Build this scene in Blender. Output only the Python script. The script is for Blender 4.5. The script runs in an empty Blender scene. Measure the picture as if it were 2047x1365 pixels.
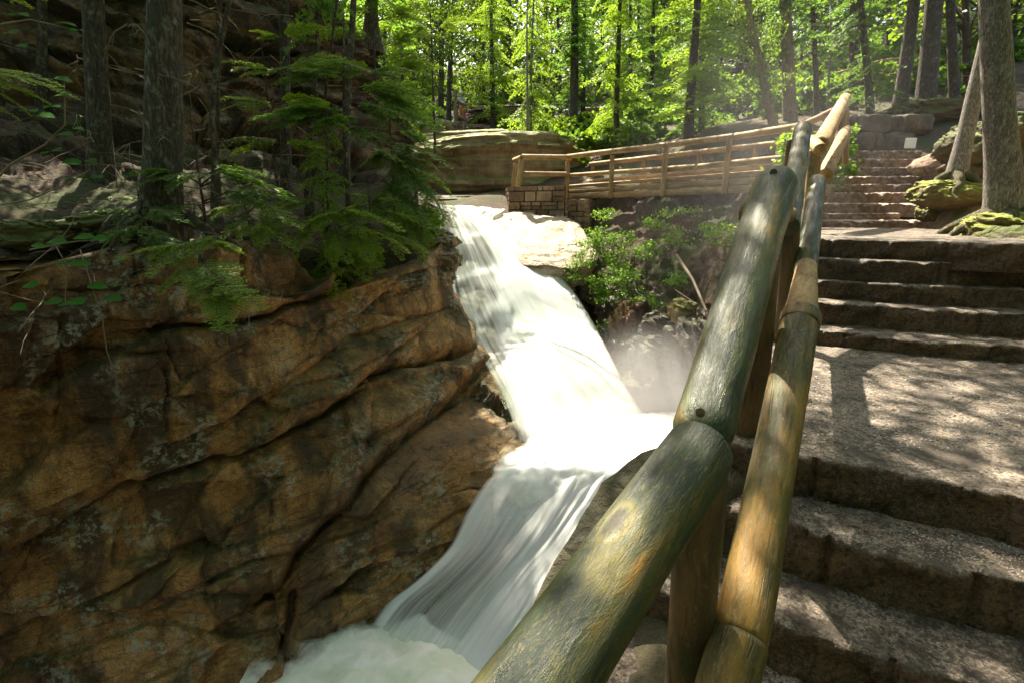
import bpy, math, random
import numpy as np
from mathutils import Vector, Matrix, Quaternion
R = math.radians
random.seed(7); RNG = np.random.default_rng(7)
sc = bpy.context.scene
COL = sc.collection

# ------------------------------------------------------------------ camera model (pixels of the 2047x1365 photograph)
PITCH = R(14.1); FPX = 1000.0; CP = math.cos(PITCH); SP = math.sin(PITCH)
def ray(px, py):
    u = (np.asarray(px, float)-1023.5)/FPX; v = -(np.asarray(py, float)-682.5)/FPX
    return u, CP+v*SP, -SP+v*CP
def Pn(px, py, d):
    x, y, z = ray(px, py); d = np.asarray(d, float)
    return np.stack([x*d/y, np.ones_like(x*d)*d, z*d/y], -1)
def P(px, py, d): return Vector(Pn(px, py, d).tolist())
def Pz(px, py, z):
    x, y, zz = ray(px, py); k = z/zz
    return Vector((float(x*k), float(y*k), z))
def zat(py, d): return float(ray(1023.5, py)[2]/ray(1023.5, py)[1]*d)

# ------------------------------------------------------------------ numpy noise
def _h(ix, iy, iz, s):
    h = (ix.astype(np.int64)*374761393 + iy.astype(np.int64)*668265263 + iz.astype(np.int64)*2147483647 + s*974634777) & 0xffffffff
    h = ((h ^ (h >> 13))*1274126177) & 0xffffffff
    h = ((h ^ (h >> 16))*2246822519) & 0xffffffff
    return ((h ^ (h >> 15)) & 0xffffff)/float(0xffffff)*2-1
def vn(p, s=0):
    p = np.asarray(p, float); i = np.floor(p).astype(np.int64); f = p-i; f = f*f*(3-2*f)
    r = 0
    for a in (0, 1):
        for b in (0, 1):
            for c in (0, 1):
                w = (f[..., 0] if a else 1-f[..., 0])*(f[..., 1] if b else 1-f[..., 1])*(f[..., 2] if c else 1-f[..., 2])
                r = r + w*_h(i[..., 0]+a, i[..., 1]+b, i[..., 2]+c, s)
    return r
def fbm(p, o=4, s=0, g=.5):
    r = 0; a = 1; t = 0; p = np.asarray(p, float)
    for k in range(o):
        r = r + a*vn(p*(2.03**k)+k*17.3, s+k); t += a; a *= g
    return r/t
def cells(q, s=0, tilt=.6):
    """Voronoi facets of 2-D points: per-cell offset + tilt, returns value and edge distance"""
    i0 = np.floor(q).astype(np.int64); best = np.full(q.shape[:-1], 9.); sec = best.copy(); val = np.zeros_like(best)
    zz = np.zeros_like(i0[..., 0])
    for a in (-1, 0, 1):
        for b in (-1, 0, 1):
            ix = i0[..., 0]+a; iy = i0[..., 1]+b
            cx = ix+.5+.45*_h(ix, iy, zz, s); cy = iy+.5+.45*_h(ix, iy, zz, s+1)
            dx = q[..., 0]-cx; dy = q[..., 1]-cy; d = np.hypot(dx, dy)
            v = _h(ix, iy, zz, s+2)+tilt*(dx*_h(ix, iy, zz, s+3)+dy*_h(ix, iy, zz, s+4))*2
            m = d < best
            sec = np.where(m, best, np.minimum(sec, d)); val = np.where(m, v, val); best = np.where(m, d, best)
    return val, sec-best
def tps(pts, vals, lam=1e-6):
    pts = np.asarray(pts, float); vals = np.asarray(vals, float); n = len(pts)
    m = pts.mean(0); s = pts.std(); X = (pts-m)/s
    def K(A, B):
        d2 = ((A[:, None]-B[None])**2).sum(-1); return .5*d2*np.log(d2+1e-12)
    A = np.zeros((n+3, n+3)); A[:n, :n] = K(X, X)+lam*np.eye(n); A[:n, n] = 1; A[:n, n+1:] = X; A[n, :n] = 1; A[n+1:, :n] = X.T
    w = np.linalg.solve(A, np.concatenate([vals, [0, 0, 0]]))
    def f(q):
        q = np.asarray(q, float); sh = q.shape[:-1]; Q = (q.reshape(-1, 2)-m)/s; out = np.empty(len(Q))
        for i in range(0, len(Q), 20000):
            c = Q[i:i+20000]; out[i:i+20000] = K(c, X)@w[:n]+w[n]+c@w[n+1:]
        return out.reshape(sh)
    return f

# ------------------------------------------------------------------ node helpers
class Mat:
    def __init__(s, name):
        s.m = bpy.data.materials.new(name); s.m.use_nodes = True; s.nt = s.m.node_tree
        s.nt.nodes.clear(); s.out = s.nt.nodes.new('ShaderNodeOutputMaterial')
        s.tc = s.nt.nodes.new('ShaderNodeTexCoord')
    def n(s, t, ins=None, **kw):
        nd = s.nt.nodes.new(t)
        for k, v in kw.items(): setattr(nd, k, v)
        for k, v in (ins or {}).items(): s.set(nd.inputs[k], v)
        return nd
    def set(s, sock, v):
        if isinstance(v, bpy.types.NodeSocket): s.nt.links.new(v, sock)
        elif v is not None:
            if isinstance(v, (tuple, list)) and len(v) == 3 and sock.type == 'RGBA': v = (*v, 1)
            sock.default_value = v
    def obj(s): return s.tc.outputs['Object']
    def map(s, sc_, vec=None, rot=(0, 0, 0)):
        return s.n('ShaderNodeMapping', {'Vector': vec or s.obj(), 'Scale': sc_, 'Rotation': rot}).outputs[0]
    def noise(s, scale, det=4, rough=.55, vec=None, dist=0):
        return s.n('ShaderNodeTexNoise', {'Vector': vec or s.obj(), 'Scale': scale, 'Detail': det, 'Roughness': rough, 'Distortion': dist}).outputs['Fac']
    def vor(s, scale, vec=None, feature='F1', out='Distance', rnd=1):
        return s.n('ShaderNodeTexVoronoi', {'Vector': vec or s.obj(), 'Scale': scale, 'Randomness': rnd}, feature=feature).outputs[out]
    def ramp(s, fac, stops, interp='LINEAR'):
        nd = s.n('ShaderNodeValToRGB', {'Fac': fac}); cr = nd.color_ramp; cr.interpolation = interp
        while len(cr.elements) < len(stops): cr.elements.new(.5)
        for e, (p, c) in zip(cr.elements, stops):
            e.position = p; e.color = (c, c, c, 1) if isinstance(c, (int, float)) else (*c, 1)
        return nd.outputs[0]
    def mix(s, f, a, b, bt='MIX'):
        nd = s.n('ShaderNodeMix', data_type='RGBA', blend_type=bt)
        s.set(nd.inputs[0], f); s.set(nd.inputs[6], a); s.set(nd.inputs[7], b); return nd.outputs[2]
    def math(s, op, a, b=0, clamp=False):
        nd = s.n('ShaderNodeMath', operation=op, use_clamp=clamp); s.set(nd.inputs[0], a); s.set(nd.inputs[1], b); return nd.outputs[0]
    def attr(s, name): return s.n('ShaderNodeAttribute', attribute_name=name).outputs['Fac']
    def nz(s):
        g = s.n('ShaderNodeNewGeometry'); return s.n('ShaderNodeSeparateXYZ', {0: g.outputs['Normal']}).outputs[2]
    def bump(s, h, dist=.02, st=1, nrm=None):
        nd = s.n('ShaderNodeBump', {'Height': h, 'Distance': dist, 'Strength': st})
        if nrm: s.set(nd.inputs['Normal'], nrm)
        return nd.outputs[0]
    def rnd(s): return s.n('ShaderNodeObjectInfo').outputs['Random']
    def pbsdf(s, col, rough=.7, nrm=None, **kw):
        ins = {'Base Color': col, 'Roughness': rough}
        if nrm: ins['Normal'] = nrm
        ins.update(kw)
        return s.n('ShaderNodeBsdfPrincipled', ins).outputs[0]
    def done(s, sh): s.nt.links.new(sh, s.out.inputs['Surface']); return s.m

def m_rock(name, cols, lichen=.5, moss=.5, stain=.6, speck=.5, grain=55, bumpd=.02, wetattr=False, rough=.75, mosscol=((.018, .035, .004), (.075, .10, .012)), isl=False):
    M = Mat(name)
    big = M.noise(.9, 6, .6); mid = M.noise(4.5, 8, .65); fine = M.noise(grain, 4, .7)
    c = M.ramp(M.math('ADD', M.math('MULTIPLY', big, .6), M.math('MULTIPLY', mid, .4)), [(.32, cols[0]), (.46, cols[1]), (.56, cols[2]), (.68, cols[3])])
    if isl: c = M.mix(1, c, M.ramp(M.n('ShaderNodeNewGeometry').outputs['Random Per Island'], [(0, (.6, .55, .5)), (1, (1.15, 1.1, 1.05))]), 'MULTIPLY')
    sp = M.ramp(fine, [(.3, 1-speck), (.7, 1+speck*.6)])
    c = M.mix(1, c, sp, 'MULTIPLY')
    st = M.ramp(M.noise(1, 7, .62, M.map((2.2, 2.2, .7))), [(.45, 0), (.57, stain)])
    c = M.mix(st, c, (.028, .017, .008))
    pt = M.ramp(M.noise(14, 6, .75), [(.52, 0), (.6, .55*stain)])
    c = M.mix(pt, c, (.02, .015, .01))
    lm = M.math('MULTIPLY', M.ramp(M.noise(1.6, 3, .5), [(.5, 0), (.62, 1)]), M.ramp(M.noise(11, 8, .75), [(.5, 0), (.56, 1)]))
    c = M.mix(M.math('MULTIPLY', lm, lichen), c, M.mix(M.noise(40), (.20, .22, .14), (.46, .46, .35)))
    mo = M.ramp(M.math('ADD', M.math('MULTIPLY', M.nz(), .55), M.math('MULTIPLY', M.noise(2.4, 7, .65), .9)), [(.74-.28*moss, 0), (.9-.28*moss, 1)])
    mo = M.math('MULTIPLY', mo, min(1, moss*2.5))
    c = M.mix(mo, c, M.mix(M.noise(22, 5, .7), *mosscol))
    r = M.ramp(M.noise(6, 4), [(.3, rough-.15), (.7, min(1, rough+.15))])
    if wetattr:
        w = M.math('MULTIPLY', M.attr('wet'), M.ramp(M.noise(3, 5), [(.35, .35), (.6, 1)]))
        c = M.mix(w, c, M.mix(.62, c, M.mix(M.noise(2.5, 6), (.03, .02, .015), (.17, .075, .012))))
        r = M.mix(w, r, M.mix(M.noise(30, 3), (.08,)*3, (.4,)*3))
    h = M.math('ADD', M.math('MULTIPLY', M.noise(9, 9, .68), 1.0), M.math('MULTIPLY', fine, .18))
    h = M.math('ADD', h, M.math('MULTIPLY', M.ramp(M.vor(1, M.map((2.4, 2.4, 5.5), rot=(.2, .35, 0)), 'DISTANCE_TO_EDGE'), [(0, 0), (.035, .35)]), .6))
    return M.done(M.pbsdf(c, r, M.bump(h, bumpd*3, 1)))

def m_log(name, cols, wet=.4, bright=1, rl=1.0, mossc=(.035, .065, .012)):
    M = Mat(name)
    rv = M.rnd(); off = M.n('ShaderNodeVectorMath', {0: M.obj(), 1: M.n('ShaderNodeCombineXYZ', {0: M.math('MULTIPLY', rv, 37), 1: M.math('MULTIPLY', rv, 11), 2: M.math('MULTIPLY', rv, 23)}).outputs[0]}, operation='ADD').outputs[0]
    def mp(sx, sz): return M.map((sx, sx, sz), off)
    big = M.noise(1, 4, .6, mp(7, 1.6)); st = M.noise(1, 7, .72, mp(42, 8), .6); st2 = M.noise(1, 6, .78, mp(120, 30), 1.4)
    f = M.math('ADD', M.math('MULTIPLY', big, .72), M.math('MULTIPLY', st, .28))
    c = M.ramp(f, [(.36, cols[0]), (.46, cols[1]), (.54, cols[2]), (.64, cols[3])])
    fl = M.ramp(st2, [(.52, 0), (.66, .65)])
    c = M.mix(fl, c, cols[4])
    dk = M.ramp(M.noise(1, 5, .7, mp(75, 7)), [(.3, .75), (.44, 0)])
    c = M.mix(dk, c, tuple(x*.25 for x in cols[0]))
    mo = M.ramp(M.noise(1, 6, .7, mp(9, 3.4)), [(.53, 0), (.66, .7)])
    c = M.mix(mo, c, mossc)
    ck = M.math('MULTIPLY', M.ramp(M.vor(1, mp(13, .8), 'DISTANCE_TO_EDGE'), [(0, 1), (.016, 0)]), M.ramp(M.noise(1, 3, .5, mp(5, 2)), [(.5, 0), (.6, 1)]))
    c = M.mix(M.math('MULTIPLY', ck, .9), c, (.012, .009, .006))
    kn = M.vor(1, mp(4.2, 2.6)); kr = M.ramp(kn, [(.07, 1), (.12, 0)]); c = M.mix(M.math('MULTIPLY', kr, .75), c, (.05, .035, .02))
    rg = M.ramp(kn, [(.10, 0), (.14, .5), (.2, 0)]); c = M.mix(rg, c, cols[4])
    h = M.math('SUBTRACT', M.math('ADD', M.math('MULTIPLY', st, .9), M.math('MULTIPLY', st2, .45)), M.math('MULTIPLY', ck, .5))
    r = M.ramp(M.noise(1, 4, .6, mp(25, 5)), [(.35, max(.22, .6-wet*.42)), (.65, .9-wet*.2)])
    return M.done(M.pbsdf(c, r, M.bump(h, .006, .8), **{'Specular IOR Level': .5}))

def m_bark(name, a, b, moss=.2, sc_=1, lich=.3):
    M = Mat(name)
    rg = M.math('MULTIPLY', M.math('ABSOLUTE', M.math('SUBTRACT', M.noise(1, 5, .62, M.map((20*sc_, 20*sc_, 4.2*sc_)), .8), .5)), 1.6); ns = M.noise(1, 7, .7, M.map((30*sc_, 30*sc_, 8*sc_)))
    c = M.mix(M.ramp(rg, [(0, 0), (.22, 1)]), a, b)
    c = M.mix(M.ramp(ns, [(.35, .7), (.6, 0)]), c, tuple(x*.3 for x in a))
    c = M.mix(M.ramp(M.noise(7, 6, .7), [(.55, 0), (.66, lich)]), c, (.30, .33, .25))
    c = M.mix(M.ramp(M.noise(3, 5, .6), [(.5, 0), (.7, moss)]), c, (.05, .08, .012))
    h = M.math('ADD', M.math('MULTIPLY', M.ramp(rg, [(0, 0), (.25, 1)]), .7), ns)
    return M.done(M.pbsdf(c, .9, M.bump(h, .025/sc_, .9)))

def m_leaf(name, a, b, trans=.45, rough=.5, tint=None, spec=.3):
    M = Mat(name)
    g = M.n('ShaderNodeNewGeometry')
    isl = g.outputs['Random Per Island']
    c = M.mix(isl, a, b); c = M.mix(M.math('MULTIPLY', M.rnd(), .5), c, tint or b)
    d = M.pbsdf(c, rough, **{'Specular IOR Level': spec})
    t = M.n('ShaderNodeBsdfTranslucent', {'Color': M.mix(.6, c, tuple(min(1, x*1.9) for x in (b[0]*1.15, b[1], b[2]*.5)))}).outputs[0]
    return M.done(M.n('ShaderNodeMixShader', {0: trans, 1: d, 2: t}).outputs[0])

def m_plain(name, c, rough=.8, noise_=.25, scale=8):
    M = Mat(name); k = M.noise(scale, 5)
    return M.done(M.pbsdf(M.mix(k, tuple(x*(1-noise_) for x in c), tuple(min(1, x*(1+noise_)) for x in c)), rough, M.bump(k, .01, .5)))

MT = {}
MT['cliff'] = m_rock('cliff_granite', [(.10, .045, .012), (.27, .125, .028), (.46, .245, .07), (.56, .36, .17)], .85, .15, .8, .6, wetattr=True)
MT['upper_rock'] = m_rock('upper_rock', [(.05, .03, .012), (.13, .07, .022), (.24, .125, .035), (.26, .17, .07)], .3, .2, .8, .5)
MT['pale_granite'] = m_rock('pale_granite', [(.40, .29, .19), (.52, .40, .27), (.60, .48, .34), (.66, .55, .42)], .1, .12, .12, .15, rough=.6)
MT['boulder'] = m_rock('mossy_boulder', [(.22, .14, .06), (.32, .21, .09), (.40, .28, .13), (.46, .34, .18)], .2, .38, .35, .35, mosscol=((.06, .085, .012), (.26, .28, .05)))
MT['bank_rock'] = m_rock('bank_rock', [(.05, .04, .03), (.10, .075, .05), (.17, .12, .08), (.24, .19, .13)], .15, .12, .5, .65, grain=110, bumpd=.012)
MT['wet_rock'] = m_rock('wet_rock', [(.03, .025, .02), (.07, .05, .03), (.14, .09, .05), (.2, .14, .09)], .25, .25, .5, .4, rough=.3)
MT['rust'] = m_rock('rusty_rock', [(.06, .03, .012), (.13, .06, .02), (.20, .09, .028), (.24, .13, .05)], .1, .15, .6, .4)
MT['dark_rock'] = m_rock('dark_bank_rock', [(.02, .014, .009), (.06, .036, .02), (.11, .065, .03), (.17, .11, .06)], .15, .25, .6, .5, rough=.5)
MT['abut'] = m_rock('abutment_stone', [(.22, .13, .08), (.36, .23, .14), (.46, .32, .2), (.58, .43, .3)], .1, .2, .5, .35, bumpd=.012, isl=True)
MT['log'] = m_log('weathered_log', [(.009, .016, .013), (.022, .036, .022), (.060, .062, .012), (.25, .125, .008), (.21, .17, .045)], .85, mossc=(.045, .075, .010))
MT['log2'] = m_log('brown_log', [(.024, .026, .009), (.085, .060, .012), (.21, .12, .018), (.36, .19, .026), (.36, .27, .11)], .6, mossc=(.06, .08, .010))
MT['logp'] = m_log('brown_post_log', [(.04, .025, .012), (.09, .05, .018), (.15, .08, .03), (.19, .12, .045), (.24, .18, .09)], .4)
MT['bridge'] = m_log('bridge_log', [(.13, .075, .026), (.26, .15, .05), (.37, .235, .09), (.46, .32, .15), (.58, .45, .28)], .05, mossc=(.14, .12, .04))
MT['fence'] = m_log('old_fence_log', [(.10, .07, .04), (.2, .13, .06), (.28, .18, .09), (.34, .24, .12), (.4, .3, .2)], .1)
MT['bark'] = m_bark('hemlock_bark', (.040, .033, .022), (.19, .15, .10), .3, 1, .6)
MT['bark_f'] = m_bark('forest_bark', (.05, .038, .026), (.13, .095, .065), .3, .7)
MT['bark_g'] = m_bark('grey_bark', (.13, .11, .095), (.42, .38, .34), .12, 2.2, .7)
MT['bark_y'] = m_bark('yellowish_bark', (.2, .15, .08), (.34, .26, .15), .2, 1.4, .2)
MT['hem'] = m_leaf('hemlock_needles', (.055, .135, .026), (.11, .22, .035), .5)
MT['heml'] = m_leaf('hemlock_needles_young', (.09, .18, .018), (.18, .30, .03), .55)
MT['dec'] = m_leaf('broadleaf_green', (.050, .12, .010), (.13, .22, .022), .55)
MT['decf'] = m_leaf('far_leaves', (.040, .115, .012), (.14, .24, .03), .58)
MT['bro'] = m_leaf('shrub_leaf', (.022, .080, .010), (.035, .115, .016), .35, .85, None, .08)
MT['fern'] = m_leaf('fern_leaf', (.045, .12, .012), (.13, .25, .03), .45)
MT['twig'] = m_plain('twig_bark', (.085, .065, .045), .9)
MT['twig_l'] = m_plain('pale_twig', (.2, .16, .11), .9)
MT['skin'] = m_plain('skin', (.5, .3, .2), .5, .05)
MT['white'] = m_plain('white_cloth', (.75, .75, .8), .8, .05); MT['red'] = m_plain('red_cloth', (.7, .04, .05), .8, .05)
MT['pink'] = m_plain('pink_cloth', (.7, .08, .25), .8, .3, 40); MT['orange'] = m_plain('orange_cloth', (.7, .28, .06), .8, .05)
MT['blue'] = m_plain('pale_blue_cloth', (.35, .5, .55), .8, .05); MT['hair'] = m_plain('hair', (.05, .03, .02), .6)
MT['plaque'] = m_plain('pale_sign', (.8, .76, .72), .7, .05)
MT['plank'] = m_plain('pale_plank', (.42, .5, .55), .8, .1)
MT['bolt'] = m_plain('bolt_steel', (.06, .065, .07), .5, .3, 30)

def soil():
    M = Mat('forest_floor')
    a = M.noise(1.3, 6, .6); b = M.noise(14, 8, .75); v = M.vor(34, out='Color'); vv = M.n('ShaderNodeSeparateColor', {0: v}).outputs[0]
    c = M.mix(M.ramp(b, [(.35, 0), (.65, 1)]), (.026, .017, .010), (.085, .053, .030))
    c = M.mix(M.ramp(vv, [(.7, 0), (.95, .7)]), c, (.16, .10, .06))
    mo = M.ramp(M.noise(1.1, 7, .65), [(.46, 0), (.57, .9)])
    c = M.mix(mo, c, M.mix(M.noise(25, 5, .7), (.010, .020, .003), (.060, .080, .008)))
    return M.done(M.pbsdf(c, .95, M.bump(M.math('ADD', b, M.math('MULTIPLY', vv, .5)), .05, .9)))
MT['soil'] = soil()
def dirt():
    M = Mat('pale_streaked_dirt')  # pale brown dirt with tan streaks and green patches
    b = M.noise(9, 9, .75); st = M.noise(1, 6, .65, M.map((2.5, 14, 8), rot=(0, 0, .5)), 1.5)
    c = M.ramp(b, [(.3, (.09, .05, .03)), (.5, (.3, .2, .14)), (.7, (.46, .36, .28))])
    c = M.mix(M.ramp(st, [(.5, 0), (.62, .75)]), c, (.42, .27, .17))
    c = M.mix(M.ramp(M.noise(2, 6, .65), [(.56, 0), (.64, .85)]), c, M.mix(M.noise(30), (.07, .09, .012), (.2, .23, .04)))
    return M.done(M.pbsdf(c, .9, M.bump(M.math('ADD', b, st), .06, 1)))
MT['dirt'] = dirt()
def gran():
    M = Mat('granite_step')
    v = M.n('ShaderNodeSeparateColor', {0: M.vor(150, out='Color')}).outputs[0]
    v2 = M.n('ShaderNodeSeparateColor', {0: M.vor(70, out='Color')}).outputs[1]
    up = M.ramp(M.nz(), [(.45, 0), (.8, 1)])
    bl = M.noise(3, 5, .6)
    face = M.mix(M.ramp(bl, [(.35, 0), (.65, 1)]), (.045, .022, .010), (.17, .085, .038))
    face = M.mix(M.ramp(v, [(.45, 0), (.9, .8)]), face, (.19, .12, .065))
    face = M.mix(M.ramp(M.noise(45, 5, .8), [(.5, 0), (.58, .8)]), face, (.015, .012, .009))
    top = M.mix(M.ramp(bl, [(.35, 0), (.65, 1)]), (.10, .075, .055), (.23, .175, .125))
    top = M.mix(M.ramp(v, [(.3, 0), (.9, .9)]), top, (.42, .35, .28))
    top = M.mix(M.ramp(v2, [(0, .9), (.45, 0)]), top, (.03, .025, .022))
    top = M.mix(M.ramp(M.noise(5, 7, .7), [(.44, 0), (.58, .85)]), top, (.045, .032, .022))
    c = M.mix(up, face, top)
    h = M.math('ADD', M.math('MULTIPLY', v, .35), M.math('ADD', M.math('MULTIPLY', v2, .5), M.noise(25, 8, .75)))
    return M.done(M.pbsdf(c, M.ramp(M.noise(20, 4), [(.3, .35), (.7, .85)]), M.bump(h, .014, 1)))
MT['granite'] = gran()
def granf():
    M = Mat('granite_step_far')
    c = M.ramp(M.noise(5, 8, .7), [(.3, (.12, .07, .04)), (.5, (.27, .17, .11)), (.7, (.42, .31, .22))])
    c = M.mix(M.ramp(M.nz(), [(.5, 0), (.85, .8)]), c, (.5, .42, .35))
    return M.done(M.pbsdf(c, .85, M.bump(M.noise(14, 8, .75), .06, 1)))
MT['granite_far'] = granf()
def waterm(name, dark=(.10, .13, .11), body=(.84, .89, .88), green=(.62, .74, .67)):
    M = Mat(name); uv = M.tc.outputs['UV']
    s1 = M.noise(1, 5, .6, M.map((26, .8, 1), uv)); s2 = M.noise(1, 4, .6, M.map((80, 1.2, 1), uv)); s3 = M.noise(1, 3, .5, M.map((6, .7, 1), uv))
    st = M.math('ADD', M.math('MULTIPLY', s1, .72), M.math('MULTIPLY', s2, .28))
    de = M.attr('dens')
    a = M.math('ADD', de, M.math('MULTIPLY', M.math('MULTIPLY', M.math('SUBTRACT', st, .5), 1.5), M.ramp(de, [(0, .5), (.45, 1)])), True)
    a = M.math('MULTIPLY', a, M.ramp(de, [(0, 0), (.18, 1)]), True)
    c = M.mix(M.ramp(s3, [(.4, 0), (.62, 1)]), body, green)
    c = M.mix(M.attr('white'), c, (.93, .93, .92))
    c = M.mix(M.ramp(st, [(.36, .22), (.52, 0)]), c, green)
    d = M.pbsdf(c, .55, M.bump(st, .012, .3)); t = M.n('ShaderNodeBsdfTranslucent', {'Color': c}).outputs[0]
    w = M.n('ShaderNodeMixShader', {0: .42, 1: d, 2: t}).outputs[0]
    dk = M.n('ShaderNodeBsdfTransparent', {'Color': (.93, .97, .95, 1)}).outputs[0]
    return M.done(M.n('ShaderNodeMixShader', {0: a, 1: dk, 2: w}).outputs[0])
MT['fall'] = waterm('falling_water')
def foamm():
    M = Mat('white_water_foam')
    a = M.noise(1.4, 5, .55, dist=.6); c = M.mix(M.ramp(a, [(.36, 0), (.6, 1)]), (.58, .70, .52), (.90, .94, .88))
    c = M.mix(M.attr('white'), c, (.93, .94, .93))
    d = M.pbsdf(c, .8); t = M.n('ShaderNodeBsdfTranslucent', {'Color': c}).outputs[0]
    w = M.n('ShaderNodeMixShader', {0: .2, 1: d, 2: t}).outputs[0]
    de = M.math('ADD', M.attr('dens'), M.math('MULTIPLY', M.math('SUBTRACT', M.noise(3.5, 5), .5), .8), True)
    al = M.ramp(de, [(.15, 0), (.6, 1)])
    return M.done(M.n('ShaderNodeMixShader', {0: al, 1: M.n('ShaderNodeBsdfTransparent').outputs[0], 2: w}).outputs[0])
MT['foam'] = foamm()

# ------------------------------------------------------------------ object helpers
def link(o): COL.objects.link(o); return o
def tag(o, label=None, cat=None, group=None, kind=None):
    if label: o['label'] = label
    if cat: o['category'] = cat
    if group: o['group'] = group
    if kind: o['kind'] = kind
    return o
def empty(name, loc, label, cat, group=None):
    o = bpy.data.objects.new(name, None); o.location = loc; link(o); o.empty_display_size = .2
    return tag(o, label, cat, group)
def mesh(name, V, Fc, mats, parent=None, smooth=True, mi=None, loc=None):
    me = bpy.data.meshes.new(name); V = np.asarray(V, np.float32).reshape(-1, 3)
    if isinstance(Fc, np.ndarray) or (len(Fc) and all(len(f) == len(Fc[0]) for f in Fc)):
        Fc = np.asarray(Fc, np.int32); k = Fc.shape[1]; nf = len(Fc)
        me.vertices.add(len(V)); me.vertices.foreach_set('co', V.ravel())
        me.loops.add(nf*k); me.loops.foreach_set('vertex_index', Fc.ravel())
        me.polygons.add(nf); me.polygons.foreach_set('loop_start', np.arange(nf, dtype=np.int32)*k)
        me.update(calc_edges=True)
    else: me.from_pydata(V.tolist(), [], [list(map(int, f)) for f in Fc]); nf = len(Fc)
    for m in (mats if isinstance(mats, (list, tuple)) else [mats]): me.materials.append(m)
    if mi is not None: me.polygons.foreach_set('material_index', np.asarray(mi, np.int32))
    me.polygons.foreach_set('use_smooth', np.full(nf, bool(smooth)))
    me.validate(); me.update()
    o = bpy.data.objects.new(name, me); link(o)
    if parent: o.parent = parent
    if loc is not None: o.location = loc
    return o
def gridfaces(nr, nc):
    i = np.arange((nr-1)*(nc-1)); r = i//(nc-1); c = i % (nc-1); a = r*nc+c
    return np.stack([a, a+1, a+nc+1, a+nc], -1)
def fattr(o, name, vals):
    a = o.data.attributes.new(name, 'FLOAT', 'POINT'); a.data.foreach_set('value', np.asarray(vals, np.float32).ravel())
def gnormals(G):
    du = np.gradient(G, axis=1); dv = np.gradient(G, axis=0); n = np.cross(du, dv); n /= np.linalg.norm(n, axis=-1, keepdims=True)+1e-9
    s = np.sign((n*(-G)).sum(-1, keepdims=True)); s[s == 0] = 1     # towards the camera side
    return n*s
class Bag:
    def __init__(s): s.V = []; s.F = []; s.M = []; s.n = 0
    def add(s, V, F, m=0):
        V = np.asarray(V, float).reshape(-1, 3); F = np.asarray(F, np.int64).reshape(-1, 4) if len(F) else np.zeros((0, 4), int)
        s.V.append(V); s.F.append(F+s.n); s.M.append(np.full(len(F), m)); s.n += len(V)
    def get(s): return np.concatenate(s.V), np.concatenate(s.F), np.concatenate(s.M)
    def obj(s, name, mats, parent=None, smooth=False, loc=None):
        V, F, M = s.get(); return mesh(name, V, F, mats, parent, smooth, M, loc)
def tube(pts, rad, seg=6, rough=0, seed=0):
    pts = [Vector(p) for p in pts]; n = len(pts); V = []; up = Vector((0, 0, 1))
    x = None
    for i, p in enumerate(pts):
        t = (pts[min(i+1, n-1)]-pts[max(i-1, 0)]).normalized()
        if x is None: x = t.orthogonal().normalized()
        x = (x-t*x.dot(t)).normalized(); y = t.cross(x)
        r = rad[i] if hasattr(rad, '__len__') else rad
        for k in range(seg):
            a = 2*math.pi*k/seg; V.append(p+(x*math.cos(a)+y*math.sin(a))*r)
    V = np.array([v[:] for v in V])
    if rough:
        V = V+(fbm(V*6, 3, seed)[:, None])*rough*(V-np.repeat(np.array([p[:] for p in pts]), seg, 0))
    F = [(i*seg+k, i*seg+(k+1) % seg, (i+1)*seg+(k+1) % seg, (i+1)*seg+k) for i in range(n-1) for k in range(seg)]
    F.append(tuple(range(seg))[:4]); 
    return V, F[:-1]

def log(name, p0, p1, r0, r1, mat, root, seed=0, seg=36, dome=.25, label=None, bend=0, wob=.05):
    """one log: own local frame with Z along the grain, parented to its thing"""
    p0 = Vector(p0); p1 = Vector(p1); ax = p1-p0; L = ax.length
    n = max(8, int(L/.035)) if seg > 20 else max(6, int(L/.25)); n = min(n, 90)
    rc = dome*min(r0, r1)
    zs = [0.0, 0.0, rc*.12, rc*.45, rc]+[rc+(L-2*rc)*i/n for i in range(1, n)]+[L-rc, L-rc*.45, L-rc*.12, L, L]
    V = []
    for i, z in enumerate(zs):
        r = r0+(r1-r0)*z/L
        e = min(z, L-z)
        if i == 0 or i == len(zs)-1: r = 1e-4
        elif e < rc: r = r-rc*(1-math.sqrt(max(0, 1-(1-e/rc)**2)))
        for k in range(seg):
            a = 2*math.pi*k/seg; V.append((r*math.cos(a), r*math.sin(a), z))
    V = np.array(V)
    nrm = V.copy(); nrm[:, 2] = 0
    w = fbm(np.c_[V[:, 0]*9, V[:, 1]*9, V[:, 2]*2.2]+seed*13.7, 3, seed)*wob*1.5+fbm(np.c_[V[:, 0]*40, V[:, 1]*40, V[:, 2]*6]+seed*3.1, 2, seed)*wob*.25
    V += nrm*w[:, None]
    if bend: V[:, 0] += bend*np.sin(V[:, 2]/L*math.pi)
    nr = len(zs); F = [(i*seg+k, i*seg+(k+1) % seg, (i+1)*seg+(k+1) % seg, (i+1)*seg+k) for i in range(nr-1) for k in range(seg)]
    o = mesh(name, V, F, mat, root)
    o.rotation_mode = 'QUATERNION'; o.rotation_quaternion = ax.to_track_quat('Z', 'Y'); o.location = p0-(root.location if root else Vector())
    if label: o['label'] = label
    return o

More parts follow.
